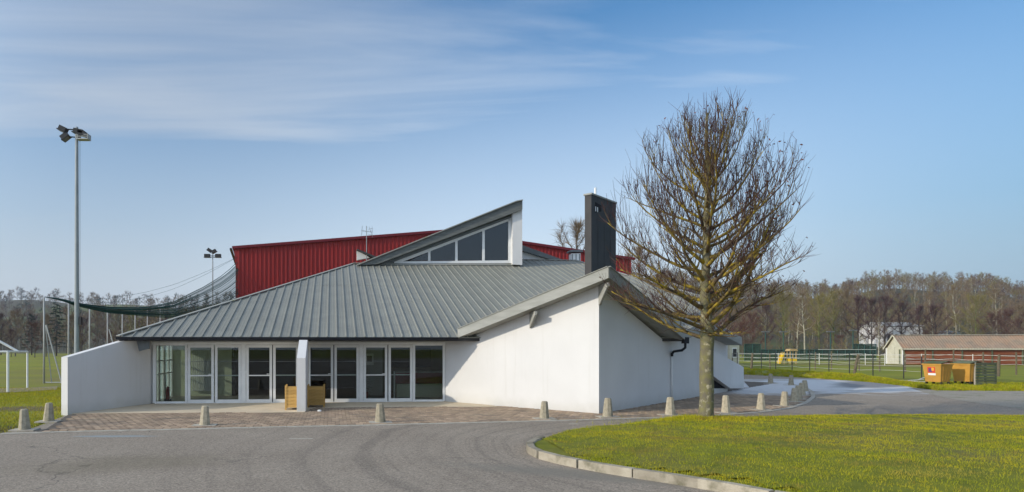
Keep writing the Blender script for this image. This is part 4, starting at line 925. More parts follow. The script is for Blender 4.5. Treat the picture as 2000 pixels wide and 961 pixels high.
K = {'alder': [tree_kind(100+i, 13, 3.4, .2, 16, 1500, 1.1, .022, tk='dark', ck='purple') for i in range(3)],
     'oak': [tree_kind(110+i, 14, 5.0, .24, 20, 1700, 1.2, .022, tk='ivy', ck='olive') for i in range(3)],
     'birch': [tree_kind(120+i, 15, 2.6, .3, 14, 900, 1.1, .018, tk='pale', ck='brown', lean=.06) for i in range(2)],
     'bush': [tree_kind(130+i, 7.5, 3.4, .08, 16, 1500, .9, .018, tk='grey', ck='red') for i in range(2)],
     'conifer': [tree_kind(140+i, 15, 3.8, .18, 34, 1500, .95, .07, tk='dark', ck='dark', conifer=True) for i in range(2)],
     'ash': [tree_kind(150+i, 15, 4.2, .28, 18, 1500, 1.2, .02, tk='grey', ck='brown') for i in range(3)],
     'small': [tree_kind(160+i, 5.5, 2.0, .2, 12, 500, .6, .010, tk='dark', ck='brown') for i in range(2)]}
CN = {'alder': ('purple_alder', 'purple brown bare alder'), 'oak': ('ivy_tree', 'olive bare tree with ivied trunk'), 'birch': ('pale_birch', 'slender bare tree with pale trunk'), 'bush': ('red_shrub', 'low reddish brown bare shrub tree'), 'conifer': ('dark_conifer', 'dark layered conifer'), 'ash': ('bare_ash', 'grey brown bare tree')}
def put_tree(kind, px, Y, top, where, group, i=0, base=None):
    X = (px-CX)*Y/F; z = max(-.05, hz(X, Y)) if Y > 135 else -.05
    H0 = {'alder':13,'oak':14,'birch':15,'bush':7.5,'conifer':15,'ash':15}[kind]; zt = EYE+(HY-top)*Y/F; s = max(.25, (zt-z)/H0/.98)
    nm, lab = CN[kind]; t = thing(nm, lab+' '+where, 'tree', (X, Y, z), rng.uniform(0, 6.28), group); t.scale = (s*rng.uniform(.9,1.1), s*rng.uniform(.9,1.1), s)
    a, c = K[kind][i % len(K[kind])]; link('trunk', a, t); link('crown', c, t)
GR = 'bare trees at the foot of the right hill'
right = [('ash',1440,150,600,'just right of the hall roof, by the cream house'),('bush',1468,135,612,'beyond the court fence right of the cream house'),('alder',1497,150,585,'behind the left court lamp'),('oak',1530,160,566,'behind the yellow slide'),
 ('birch',1556,150,575,'left of the tall pair of pale trunks'),('birch',1572,146,560,'second of the pale pair, leaning over the court'),('oak',1600,158,572,'with the dark crooked trunk behind the court'),('oak',1628,165,565,'left of the purple alder clump'),('ash',1652,160,560,'between the ivied trees and the purple clump'),
 ('alder',1676,150,572,'leftmost of the clump before the white building'),('alder',1702,146,577,'second of the clump before the white building'),('alder',1728,150,572,'third of the clump, left of the white building'),('birch',1716,140,606,'slanting before the purple clump'),('alder',1762,152,584,'rising before the white building'),('alder',1796,150,592,'first of the pair above the barn roof'),('alder',1826,148,590,'second of the pair above the barn roof'),
 ('birch',1822,152,560,'tall before the wooded slope, over the barn middle'),('oak',1906,165,575,'spreading, right of the blue shed'),('birch',1868,170,548,'tall, beside the blue shed'),('bush',1938,150,612,'broad, above the right part of the barn roof'),('bush',1968,152,606,'behind the right end of the barn roof'),('ash',1990,160,590,'at the right edge of the photo'),('birch',1948,175,555,'tall, before the wooded slope at far right'),('bush',1990,146,625,'at the lower right edge behind the barn'),('bush',1640,140,655,'low behind the court lamp'),
 ('alder',1420,170,590,'showing through the limbs of the lichen tree'),('alder',1345,190,560,'showing above the hall roof left of the lichened trunk'),('bush',1450,128,630,'beside the gable of the cream house')]
for i, (kd_, px, Y, top, where) in enumerate(right): put_tree(kd_, px, Y, top, where, GR, i)
GL = 'trees beyond the playing field at left'
left = [('ash',30,135,602,'at the far left behind the small goal'),('conifer',62,150,612,'between the small goal and the first net pole'),('conifer',110,140,588,'right of the first net pole'),('alder',22,125,640,'low behind the goal braces'),('bush',68,120,630,'behind the first net pole'),('ash',90,130,610,'behind the stay of the first net pole'),('ash',140,135,612,'behind the second net pole'),('alder',160,150,615,'behind the tall floodlight mast'),
 ('ash',190,150,596,'right of the floodlight mast'),('bush',215,120,645,'low right of the floodlight mast'),('ash',232,150,602,'behind the fifth net pole'),('oak',262,150,612,'behind the sixth net pole'),('ash',292,160,606,'above the left roof corner'),('alder',326,160,606,'over the left hip of the roof'),('ash',362,160,600,'left of the far floodlight'),('ash',400,165,596,'beside the far floodlight'),('oak',440,165,592,'left of the red hall'),('ash',-12,130,620,'cut by the left edge of the photo'),('alder',2,150,608,'at the left edge of the photo')]
for i, (kd_, px, Y, top, where) in enumerate(left): put_tree(kd_, px, Y, top, where, GL, i)
put_tree('ash', 1128, 95, 420, 'rising behind the red hall left of the chimney', None, 1)
put_tree('ash', 1250, 110, 470, 'behind the hall right of the chimney', None, 2)
# the woods proper: nobody could count those
def woods(name, spots, mats, protos, seed):
    r = np.random.default_rng(seed); Vs, Ts, Ms = [], [], []; o = 0
    for (X, Y, z, s, m) in spots:
        b, V = protos[r.integers(len(protos))]; tv = np.array(b.v, np.float32); q = []
        for f in b.f: q += [(f[0], f[1], f[2])]+([(f[0], f[2], f[3])] if len(f) > 3 else [])
        q = np.array(q); al = r.uniform(0, 6.28); c, sn = math.cos(al), math.sin(al); M = np.array([[c, -sn, 0], [sn, c, 0], [0, 0, 1]], np.float32)
        al_v = np.concatenate([tv, V])@M.T*np.array([s, s, s*r.uniform(.85,1.2)])+np.array([X, Y, z]); tt = np.concatenate([q, np.arange(len(V)).reshape(-1, 3)+len(tv)])
        Vs.append(al_v); Ts.append(tt+o); Ms.append(np.concatenate([np.full(len(q), 0 if r.random() < .78 else 1), np.full(len(V)//3, m)])); o += len(al_v)
    return link(name, np_mesh(name, np.concatenate(Vs), np.concatenate(Ts), mats, np.concatenate(Ms)), None, kind='stuff')
WP = [proto(200+i, 12, 2.6+.5*(i % 3), .35, 9, 210, 1.5, .036) for i in range(5)]
WM = [TRK['grey'], TRK['pale'], TW['brown'], TW['olive'], TW['purple'], TW['dark']]
r = random.Random(77); spots = []
for k in range(2100):
    px = r.uniform(1120, 2120); Y = 165+190*r.random()**.8; X = (px-CX)*Y/F; spots.append((X, Y, hz(X, Y)-.3, r.uniform(.48,.78), r.choices((2,3,4), (6,3.2,1.4))[0]))
for k in range(90):   # thicker skyline
    px = 1130+k*11+r.uniform(-5,5); Y = r.uniform(325, 350); X = (px-CX)*Y/F; spots.append((X, Y, hz(X, Y)-.3, r.uniform(.5,.7), 2))
spots.append(((1876-CX)*330/F, 330, 25.5, 1.35, 2))
woods('hillside_wood', spots, WM, WP, 5)
spots = []
for k in range(520):
    px = r.uniform(-90, 560); Y = r.choice((r.uniform(180,330), r.uniform(360,450), r.uniform(520,600))); X = (px-CX)*Y/F; spots.append((X, Y, hz(X, Y)-.3, r.uniform(.7,1.2), r.choices((2,4,5), (6,2,1.6))[0]))
for k in range(130):
    px = r.choice((r.uniform(-60,40), r.uniform(60,130), r.uniform(175,270), r.uniform(175,500), r.uniform(280,500))); Y = r.uniform(700, 730); X = (px-CX)*Y/F; spots.append((X, Y, hz(X, Y)-.5, r.uniform(.28,.5), 5 if px < 36 else 2))
for k in range(60): px = r.uniform(-90,560); Y = r.uniform(165,200); X = (px-CX)*Y/F; spots.append((X, Y, hz(X, Y)-.3, r.uniform(.35,.6), r.choice((2,3,4))))
woods('woodland', spots, WM, [proto(220+i, 12, 3.6, .25, 8, 150, 1.8, .075) for i in range(4)], 6)
# scrub at the foot of the right hill
sp = MB(); 
spots = []
for k in range(150): px = r.uniform(1400, 2100); Y = r.uniform(112, 160); X = (px-CX)*Y/F; spots.append((X, Y, -.1, r.uniform(.18,.34), r.choice((2,3,3,4))))
woods('scrub', spots, WM, WP, 8)

# ------------------------------------------------------------------ bank, gravel, right side
be = [(1420,730),(1453,731),(1530,735),(1600,739.5),(1700,746.5),(1775,755),(1830,763),(1900,763.5),(2000,764),(2200,765)]
bk = MB(); rows = []
for px, py in be:
    q_ = 1-.75*smooth(1690, 1800, px); g0 = G(px, py); dv_ = Vector((g0.x, g0.y, 0)).normalized(); dv_ = (dv_+Vector((.1,.5,0))).normalized()
    rows.append([g0+Vector((0,0,-.02)), g0+dv_*.5+Vector((0,0,.10*q_)), g0+dv_*1.6+Vector((0,0,.26*q_)), g0+dv_*4+Vector((0,0,.28*q_)), g0+dv_*8+Vector((0,0,.12*q_)), g0+dv_*16+Vector((0,0,-.04))])
sub = []
for i in range(len(rows)-1):
    for q in range(6):
        t = q/6; sub.append([a.lerp(b, t)+Vector((r.gauss(0,.05), r.gauss(0,.08), r.gauss(0,.035) if 0 < j < 5 else 0)) for j, (a, b) in enumerate(zip(rows[i], rows[i+1]))])
sub.append(rows[-1]); n6 = 6
bk.v = [tuple(p) for rr in sub for p in rr]; bk.f = [(i*n6+j, (i+1)*n6+j, (i+1)*n6+j+1, i*n6+j+1) for i in range(len(sub)-1) for j in range(n6-1)]; bk.mi = [0]*len(bk.f)
BANKM = GRASS.copy(); BANKM.name = 'bank_grass'; mask_color(BANKM, (.30,.36,.30), (28,50), (6.5,4.5), .9, .5, 1.2, .3, .6)
bank = bk.build('grass_bank', BANKM, None, True, kind='structure')
def pick_bank(n, r):
    i = r.integers(0, len(sub)-1, n); a = np.array([[tuple(p) for p in rr] for rr in sub]); f = r.random(n)[:, None]; j = r.integers(0, 4, n); g = r.random(n)[:, None]
    return (a[i, j]*(1-f)+a[i+1, j]*f)*(1-g)+(a[i, j+1]*(1-f)+a[i+1, j+1]*f)*g
v, t, m_ = blades(60000, pick_bank, .05, .14, .012, 9, BL, (.4,.12,.48)); link('bank_grass', np_mesh('bank_grass', v, t, BL, m_), bank, kind='stuff')
sheet('gravel_patch', [G(1775,756.5), G(1830,762.5), G(1900,762), G(2000,762), G(2300,764), G(2300,803), G(2000,799.5), G(1930,790), G(1870,782), G(1815,769.5)], .006, GRAVEL)
# rough grass at the left of the wing wall
lg = [G(-60,800), G(20,790), G(121,783), G(121,812), G(88,838), G(58,843), G(20,846), G(-60,849)]
def pick_left(n, r):
    c = np.column_stack([r.uniform(-22, -9.5, n), r.uniform(16.3, 34, n)]); px = CX+F*c[:, 0]/c[:, 1]; py = HY+F*EYE/c[:, 1]
    k = (px < 122) & (px > -20) & ~((px > 60) & (py > 838-.0*px) & (py > 812+(122-px)*.7)) & (py < 846)
    bald = np.exp(-(((px-45)/75)**2+((py-797)/9)**2)); k &= r.random(n) > bald*.9
    c = c[k]; return np.column_stack([c, np.full(len(c), -.03)])
v, t, m_ = blades(110000, pick_left, .03, .08, .007, 10, BL, (.42,.40,.18)); link('verge_grass', np_mesh('verge_grass', v, t, BL, m_), ground, kind='stuff')
sheet('court', [G(-200,772), G(40,765), G(112,760), G(112,754.5), G(0,758), G(-200,760)], -.012, ASPH)
# ------------------------------------------------------------------ small goal with basket arms
gp = Vector((-18.2, 30.8, -.02)); g2 = Vector((-18.95, 33.8, -.02)); goal = thing('ball_goal', 'white steel goal frame with sloping basket arms at the left edge', 'goal', gp)
gd = g2-gp; gl = Vector((-gd.y, gd.x, 0)).normalized()
def gpart(b, nm): return link(nm, b.mesh(nm, PVC), goal)
gpart(MB().tube([(0,0,0),(0,0,1.93)], .06, 8), 'post'); gpart(MB().tube([gd, gd+Vector((0,0,1.9))], .05, 8), 'post')
gpart(MB().tube([(0,0,1.93), gd+Vector((0,0,1.9))], .05, 8), 'crossbar')
gpart(MB().tube([(0,0,1.93), gl*2.2+Vector((0,0,1.93))], .05, 8), 'side_bar'); gpart(MB().tube([gd+Vector((0,0,1.9)), gd+gl*2.2+Vector((0,0,1.9))], .04, 8), 'side_bar')
gpart(MB().tube([gd*.5+Vector((0,0,1.92)), gd*.5+gl*1.35+Vector((0,0,2.75))], .06, 8), 'basket_arm'); gpart(MB().tube([gl*.55+Vector((0,0,1.93)), gl*.85+Vector((0,0,2.75))], .06, 8), 'basket_arm'); gpart(MB().tube([gl*2.2+Vector((0,0,0)), gl*2.2+Vector((0,0,1.93))], .05, 8), 'post')
# ------------------------------------------------------------------ floodlight masts
def mast(px, Y, H, label, r0, heads, cat='floodlight'):
    X = (px-CX)*Y/F; t = thing('floodlight_mast', label, cat, (X, Y, -.03)); n = 8
    link('pole', MB().tube([(0,0,H*k/n) for k in range(n+1)], [r0*(1-.42*k/n) for k in range(n+1)], 10).mesh('pole', MASTM, True), t)
    for (x, z, tilt, w_, h_) in heads:
        hd = MB(); ax = (Vector((math.cos(tilt),0,math.sin(tilt))), Vector((0,1,0)), Vector((-math.sin(tilt),0,math.cos(tilt)))); hd.box((x,0,z), (w_,.34,h_), ax=ax)
        hd.box(Vector((x,0,z))-ax[2]*(h_*.5+.03), (w_*1.15,.44,.05), ax=ax); o = link('lamp_head', hd.mesh('lamp_head', DARK), t)
        link('lamp_glass', MB().box(Vector((x,0,z))-ax[2]*(h_*.5+.062), (w_*.95,.36,.012), ax=ax).mesh('lamp_glass', MIDGREY), o)
        link('bracket', MB().tube([(0,0,z-.05), (x,0,z)], .035, 6).mesh('bracket', DARK), t)
    return t
Y = 34.6; m = mast(150, Y, 13.95, 'tall grey floodlight mast behind the left white wing wall', .135, [(-.72,13.85,-.45,.40,.22),(-.64,13.45,.65,.40,.22),(.12,13.72,-.22,.50,.20),(.3,13.62,-.2,.4,.18)])
link('service_basket', MB().box((.36,0,13.28), (.62,.4,.05)).box((.66,0,13.42), (.03,.4,.25)).box((.36,-.19,13.5), (.62,.03,.03)).box((.36,-.19,13.4), (.62,.03,.03)).box((.12,0,13.42), (.03,.4,.25)).mesh('service_basket', POST), m)
link('cable', MB().tube([(.17,0,13.2),(.17,0,2.0)], .010, 5).mesh('cable', DARK), m); link('switch_box', MB().box((.2,0,3.55), (.13,.16,.42)).mesh('switch_box', DARK), m)
for z in (12.2,11.2,10.3,9.3,8.5,7.6): link('step_band', MB().tube([(0,0,z),(0,0,z+.05)], .135-.055*z/13.95, 8).mesh('step_band', MASTM), m)
m = mast(415.5, 65, 11.8, 'distant floodlight mast left of the red hall', .075, [(-.55,11.3,.0,.55,.3),(.55,11.3,.0,.55,.3),(-.3,11.85,-.6,.45,.25),(.12,11.75,.5,.45,.25)]); link('cross_arm', MB().box((0,0,11.12), (1.5,.06,.05)).mesh('cross_arm', DARK), m)
# ------------------------------------------------------------------ ball net poles, net
NP = [(86,38,581),(134,41,584),(175,44.2,590),(210,47.2,600),(239,50,610),(264,53,606),(288,56,604),(313,59.5,603)]
wl = ['leftmost tall net pole, with two stays','second net pole, left of the floodlight mast','third net pole, right of the floodlight mast','fourth net pole, with one stay','fifth net pole from the left','sixth net pole from the left','seventh net pole, above the left roof corner','last net pole, behind the roof hip']
for k, (px, Y, top) in enumerate(NP):
    X = (px-CX)*Y/F; H = EYE+(HY-top)*Y/F+.03; t = thing('net_pole', wl[k]+', thin pale steel', 'pole', (X, Y, -.03), 0, 'poles of the ball net')
    link('pole', MB().tube([(0,0,0),(0,0,H)], [.06,.045], 8).mesh('pole', POST, True), t)
    if k in (0, 3):
        link('stay', MB().tube([(.12,0,H*.68),(1.05,0,0)], .045, 6).mesh('stay', POST), t)
        if k == 0: link('stay', MB().tube([(.08,0,H*.68),(.35,.2,0)], .03, 6).mesh('stay', POST), t); link('foot_rail', MB().tube([(0,0,.06),(1.1,0,.06)], .03, 6).mesh('foot_rail', POST), t)
net = thing('ball_net', 'dark green ball net sagging from the poles up to the red hall', 'net', (-20.3, 38, 0))
pa, pb = Vector((-20.3,38,0)), Vector((-11.8,50,0))
tops = [(88,580),(118,583),(150,592),(210,600),(280,601),(340,590),(400,560),(440,535),(468,508)]; bots = [(88,580),(118,586),(150,598),(210,611),(280,617),(340,622),(400,612),(440,600),(468,580)]
def interp(L, x):
    for (a, ya), (b, yb) in zip(L, L[1:]):
        if x <= b: return ya+(yb-ya)*(x-a)/(b-a)
    return L[-1][1]
def np_pt(px, f, bulge=0):
    d = (pb-pa); s = on_line(pa, d, px); p = pa+d*s; y = interp(tops, px)*(1-f)+interp(bots, px)*f; return Vector((p.x+20.3, p.y-38+bulge, EYE-(y-HY)*p.y/F))
r = random.Random(4)
for k in range(20):
    f = k/19+r.uniform(-.02,.02); pts = [np_pt(px, f, .15*math.sin(k)) for px in np.linspace(90, 467, 22)]
    link('net_cord', MB().tube(pts, .010+.012*(r.random() < .35), 4, cap=False).mesh('net_cord', GREENM), net)
upx = [(88,580),(150,589),(210,583),(280,572),(340,556),(400,532),(468,500)]
for sh in (0, 6):
    pts = []
    for px in np.linspace(90, 467, 20):
        d = (pb-pa); s = on_line(pa, d, px); p = pa+d*s; y = interp(upx, px)+sh*math.sin(math.pi*(px-88)/380)*1.6; pts.append(Vector((p.x+20.3, p.y-38, EYE-(y-HY)*p.y/F)))
    link('net_cord', MB().tube(pts, .008, 4, cap=False).mesh('net_cord', GREENM), net)
def veil(name, col, alpha, sc_=None):
    m = bpy.data.materials.new(name); m.use_nodes = True; nt = m.node_tree; nt.nodes.clear()
    t = N(nt, 'ShaderNodeBsdfTransparent'); d = N(nt, 'ShaderNodeBsdfDiffuse'); d.inputs[0].default_value = (*col, 1); mx = N(nt, 'ShaderNodeMixShader'); mx.inputs[0].default_value = alpha
    nt.links.new(t.outputs[0], mx.inputs[1]); nt.links.new(d.outputs[0], mx.inputs[2]); o = N(nt, 'ShaderNodeOutputMaterial'); nt.links.new(mx.outputs[0], o.inputs[0]); return m
NETM = veil('net_mesh', (.035,.09,.08), .42); FENM = veil('fence_mesh', (.02,.07,.062), .5); CHAINM = veil('light_mesh', (.10,.11,.11), .16)
nb_ = MB(); cols = np.linspace(90, 467, 40)
nb_.v = [tuple(np_pt(px, j/6, .35*math.sin(j*1.9+px*.03))) for px in cols for j in range(7)]; nb_.f = [(i*7+j, (i+1)*7+j, (i+1)*7+j+1, i*7+j+1) for i in range(39) for j in range(6)]; nb_.mi = [0]*len(nb_.f); link('net_sheet', nb_.mesh('net_sheet', NETM, True), net)
# ------------------------------------------------------------------ court fence, lamps, playground
cf = thing('court_fence', 'dark green mesh fence round the far sports court', 'fence', ((1580-CX)*95/F, 95, 0)); cx0 = cf.location.x
def fence_run(px0, px1, Y, ytop, step, mm, nm):
    x0, x1 = (px0-CX)*Y/F-cx0, (px1-CX)*Y/F-cx0; zt = EYE+(HY-ytop)*Y/F; n = max(1, int((px1-px0)/step))
    for k in range(n+1): x = x0+(x1-x0)*k/n; link('post', MB().tube([(x,Y-95,-.05),(x,Y-95,zt)], .05, 6).mesh('post', GREENM), cf)
    link(nm, MB().box(((x0+x1)/2, Y-94.93, zt/2), (x1-x0, .02, zt)).mesh(nm, mm), cf); link('rail', MB().box(((x0+x1)/2, Y-95, zt), (x1-x0, .08, .07)).mesh('rail', GREENM), cf)
fence_run(1454, 1486, 95, 672, 11, FENM, 'mesh_panel'); fence_run(1486, 1666, 95, 683, 14, FENM, 'mesh_panel'); fence_run(1666, 1711, 95, 672, 11, FENM, 'mesh_panel')
x0, x1 = (1598-CX)*94/F-cx0, (1711-CX)*94/F-cx0; link('white_rail', MB().box(((x0+x1)/2,-1,1.63), (x1-x0,.06,.055)).mesh('white_rail', WIRE), cf)
for k, (px, top, lab) in enumerate(((1495,648,'left court lamp post beyond the fence'),(1530,648,'second court lamp post beyond the fence'),(1622,648,'third court lamp post beyond the fence'),(1666,645,'right court lamp post at the green fence corner'))):
    Y = 97; H = EYE+(HY-top)*Y/F; t = thing('court_lamp', lab, 'lamp post', ((px-CX)*Y/F, Y, 0), 0, 'lamp posts of the far court'); link('pole', MB().tube([(0,0,0),(0,0,H)], .07, 6).mesh('pole', GREENM), t); link('lamp_head', MB().box((-.3,0,H), (.5,.3,.14)).box((.3,0,H), (.5,.3,.14)).mesh('lamp_head', MIDGREY), t)
Y = 78; X = (1528-CX)*Y/F; t = thing('play_slide', 'bright yellow playground slide before the court fence', 'slide', (X, Y, -.05))
link('chute', MB().bar((-.42,0,.05),(.05,0,1.25),.5,.06).bar((-.42,-.25,.15),(.05,-.25,1.35),.05,.2).bar((-.42,.25,.15),(.05,.25,1.35),.05,.2).mesh('chute', YEL), t); link('ladder', MB().bar((.1,-.2,0),(.1,-.2,1.5),.06,.06).bar((.1,.2,0),(.1,.2,1.5),.06,.06).mesh('ladder', TAN), t)
X = (1546-CX)*Y/F; t = thing('play_tower', 'small tan roofed play tower right of the yellow slide', 'play tower', (X, Y, -.05))
for a in (-.35,.35):
    for b_ in (-.3,.3): link('post', MB().box((a,b_,.8), (.08,.08,1.6)).mesh('post', TAN), t)
link('roof', MB().prism([(-.55,-.45,1.6),(.55,-.45,1.6),(.35,-.45,1.85),(-.35,-.45,1.85)], (0,.9,0)).mesh('roof', TAN), t); link('platform', MB().box((0,0,.5), (.85,.7,.35)).mesh('platform', YEL), t)
# ------------------------------------------------------------------ wire and tape fences on the bank
def post_fence(name, label, pts_px, Y0, Y1, m, r0, lines, lm, lr, wob=.0):
    t = thing(name, label, 'fence', ((pts_px[0][0]-CX)*Y0/F, Y0, 0)); o = t.location; ends = []; n = len(pts_px)
    for k, (px, ztop) in enumerate(pts_px):
        Y = Y0+(Y1-Y0)*k/(n-1); X = (px-CX)*Y/F; lean = rng.gauss(0, wob)
        p = Vector((X-o.x, Y-o.y, 0)); link('post', MB().tube([p+Vector((0,0,-.1)), p+Vector((lean,0,ztop))], r0, 6).mesh('post', m), t); ends.append((p, lean, ztop))
    for h in lines:
        pts = []
        for k, (p, ln, zt) in enumerate(ends):
            pts.append(p+Vector((ln*h,0,h+rng.gauss(0,.03))))
            if k < n-1: q = ends[k+1][0]; mdl = (p+q)/2; pts.append(mdl+Vector((0,0,h-.03+rng.gauss(0,.02))))
        link('wire', MB().tube(pts, lr, 4, cap=False).mesh('wire', lm), t)
    return t
post_fence('wire_fence', 'dark iron post fence with thin wires on the grass bank', [(1440,1.6),(1487,1.75),(1515,1.75),(1547,1.2),(1581.5,1.9),(1619,1.8),(1659,1.6),(1705,1.6),(1765,1.6),(1800,1.5)], 57, 42, DARK, .035, (.5,.85,1.2,1.5), WIRE, .008)
post_fence('tape_fence', 'pale wooden paddock fence with white tapes before the red barn', [(1430,1.5),(1504,1.5),(1592,1.6),(1624,1.7),(1678,1.4),(1718,1.5),(1768,1.55),(1806,1.9),(1862,1.9),(1920,1.7),(1985,1.7),(2060,1.8)], 62, 48, WOODPOST, .055, (.75,1.1,1.45), WIRE, .011, .03)
post_fence('tape_fence', 'farther paddock fence with white tapes before the court', [(1440,1.3),(1520,1.3),(1600,1.3),(1690,1.3),(1728,1.3),(1800,1.3),(1900,1.3),(2050,1.3)], 80, 66, WIRE, .035, (.7,1.2), WIRE, .014)
for (px, Y, ln, lab) in ((1668,44,.30,'leaning dark wooden post on the bank, left of the low mound'),(1467,52,.12,'short crooked dark stump on the frosty bank by the end wall'),(1950,44,.05,'thick weathered wooden post behind the slatted screen')):
    X = (px-CX)*Y/F; t = thing('wooden_post', lab, 'post', (X, Y, .2), 0, None, MB().tube([(0,0,-.1),(ln*.5,0,.8),(ln,0,1.4)], [.09,.085,.07], 8).mesh('wooden_post', WOODPOST))
# ------------------------------------------------------------------ barn
ax = Vector((.985,-.17,0)).normalized(); bx = Vector((-ax.y, ax.x, 0)); P0 = Vector((59.8,75,0)); BLn, BW = 24, 3.3
barn = thing('long_barn', 'long low red plank barn with pinkish corrugated roof', 'barn', P0)
def bp(a, d, z): return ax*a+bx*d+Vector((0,0,z))
ze, zr = 1.92, 3.42
b = MB(); b.prism([bp(0,.0,0), bp(0,BW,0), bp(0,BW,ze-.05), bp(0,BW/2,zr-.08), bp(0,0,ze-.05)], ax*.12); gw = link('gable_wall', b.mesh('gable_wall', CREAM), barn)
for d0, d1, h in ((.95,1.62,1.95),(1.68,2.35,1.95)):
    link('door', MB().prism([bp(-.03,d0,.05), bp(-.03,d1,.05), bp(-.03,d1,h), bp(-.03,d0,h)], ax*.028).mesh('door', CREAM), barn)
link('door_gap', MB().prism([bp(-.004,1.60,.05), bp(-.004,1.70,.05), bp(-.004,1.70,2.0), bp(-.004,1.60,2.0)], ax*.002).mesh('door_gap', BLACK), barn)
link('door_gap', MB().prism([bp(-.004,.55,.05), bp(-.004,.88,.05), bp(-.004,.88,1.75), bp(-.004,.55,1.75)], ax*.002).mesh('door_gap', OLDWOOD), barn)
link('wall', MB().prism([bp(.12,BW-.1,0), bp(BLn,BW-.1,0), bp(BLn,BW-.1,ze), bp(.12,BW-.1,ze)], bx*.1).mesh('wall', BARNW), barn)
link('lining', MB().prism([bp(.12,.06,0), bp(BLn,.06,0), bp(BLn,.06,ze), bp(.12,.06,ze)], bx*.05).mesh('lining', BLACK), barn)
nb2 = 8; bwid = BLn/nb2; pl = [MB().prism([bp(.07,.0,0), bp(bwid-.07,.0,0), bp(bwid-.07,.0,.225), bp(.07,.0,.225)], bx*.035).mesh('plank', BARNW)]
for k in range(nb2):
    for j in range(8): link('plank', pl[0], barn, loc=bp(k*bwid, rng.uniform(0,.012), .02+j*.235))
    link('post', MB().box(bp(k*bwid,-.02,ze/2), (.12,.10,ze), math.atan2(ax.y, ax.x)).mesh('post', OLDWOOD), barn)
cr_ = MB(); nc = 170; ca = []
for side in (0, 1):
    o = len(cr_.v)
    for k in range(nc+1):
        a = -.25+(BLn+.5)*k/nc; h = .06*(1 if k % 2 else -1)
        d0 = -.28 if side == 0 else BW+.28; cr_.v += [tuple(bp(a, d0, ze-.16+h)), tuple(bp(a, BW/2, zr+h))]
    cr_.f += [(o+2*k, o+2*k+2, o+2*k+3, o+2*k+1) if side == 0 else (o+2*k+1, o+2*k+3, o+2*k+2, o+2*k) for k in range(nc)]
cr_.mi = [0]*len(cr_.f); link('corrugated_roof', cr_.mesh('corrugated_roof', BARNR), barn)
link('ridge_cap', MB().bar(bp(-.3,BW/2,zr+.04), bp(BLn+.3,BW/2,zr+.04), .3, .07).mesh('ridge_cap', EDGE), barn); link('eave_board', MB().bar(bp(-.25,-.24,ze-.13), bp(BLn+.3,-.24,ze-.13), .03, .16).mesh('eave_board', CREAM), barn)
for d0 in (-.28, BW+.28): link('barge_board', MB().bar(bp(-.27,d0,ze-.18), bp(-.27,BW/2,zr), .03, .15, up=(0,0,1)).mesh('barge_board', CREAM), barn)
for d0 in (.02, BW-.02): link('corner_board', MB().box(bp(-.02,d0,ze/2), (.14,.14,ze), math.atan2(ax.y, ax.x)).mesh('corner_board', PVC), barn)
# ------------------------------------------------------------------ bins and slatted screen
def bin_(px, Y, label, rz, sticker):
    t = thing('waste_bin', label, 'bin', ((px-CX)*Y/F, Y, .06), rz, 'yellow wheeled waste containers')
    w0, w1, d0, d1, z0, z1 = .37, .46, .36, .47, .17, 1.15
    b = MB(); b.add([(-w0,-d0,z0),(w0,-d0,z0),(w0,d0,z0),(-w0,d0,z0),(-w1,-d1,z1),(w1,-d1,z1),(w1,d1,z1),(-w1,d1,z1)], [(3,2,1,0),(4,5,6,7),(0,1,5,4),(1,2,6,5),(2,3,7,6),(3,0,4,7)])
    b.box((0,0,z1-.03), (2*w1+.05,2*d1+.05,.06)); o = link('bin_body', b.mesh('bin_body', BINM), t)
    for s in (-1,1):   # moulded ribs
        for q in (-.24,0,.24): link('rib', MB().bar((s*(w0+.008),q*.8,z0+.05),(s*(w1-.008),q,z1-.1),.06,.02,up=(s,0,0)).mesh('rib', BINM), o)
    ld = MB(); ld.prism([(-w1-.02,-d1-.02,z1+.01),(w1+.02,-d1-.02,z1+.01),(w1+.02,d1*.2,z1+.12),(w1+.02,d1+.03,z1+.06),(-w1-.02,d1+.03,z1+.06),(-w1-.02,d1*.2,z1+.12)], (0,0,.03)); link('lid', ld.mesh('lid', OLDWOOD), t)
    for a in (-1,1):
        for c in (-1,1): link('wheel', MB().tube([(a*.36-.03,c*.28,.085),(a*.36+.03,c*.28,.085)], .085, 10).mesh('wheel', DARK), t)
    if sticker:
        k = (d1-d0)/(z1-z0)
        def plate(x0, x1, za, zb, m, nm, off): 
            y = lambda z: -d0-(z-z0)*k-off; link(nm, MB().prism([(x0,y(za),za),(x1,y(za),za),(x1,y(zb),zb),(x0,y(zb),zb)], (0,-.003,0)).mesh(nm, m), o)
        plate(-.22,.15,.66,.98, mat('sticker_red', (.62,.07,.04), .6), 'sticker', .004); plate(-.17,.0,.70,.92, mat('sticker_purple', (.14,.06,.16), .6), 'sticker_figure', .009); plate(-.02,.10,.78,.94, mat('sticker_orange', (.85,.38,.05), .6), 'sticker_flash', .011); plate(-.20,.17,.53,.64, WHITEM, 'sticker_label', .004)
bin_(1831, 35.2, 'yellow waste container with a red and white sticker, left of the pair', R(-72), True)
bin_(1887, 35.6, 'yellow waste container between its neighbour and the slatted screen', R(-72), False)
scx = thing('slatted_screen', 'weathered green grey plank screen hiding the waste containers', 'screen', G(1906,754)); d = Vector((.97,.30,0)).normalized()
d = Vector((.985,.17,0)).normalized()
for k in range(8): link('slat', MB().bar((0,0,.075), d*1.36+Vector((0,0,.075)), .03, .125).mesh('slat', OLDWOOD) if k == 0 else sc0, scx, loc=(0,0,.06+k*.152)); sc0 = bpy.data.objects['slat'].data
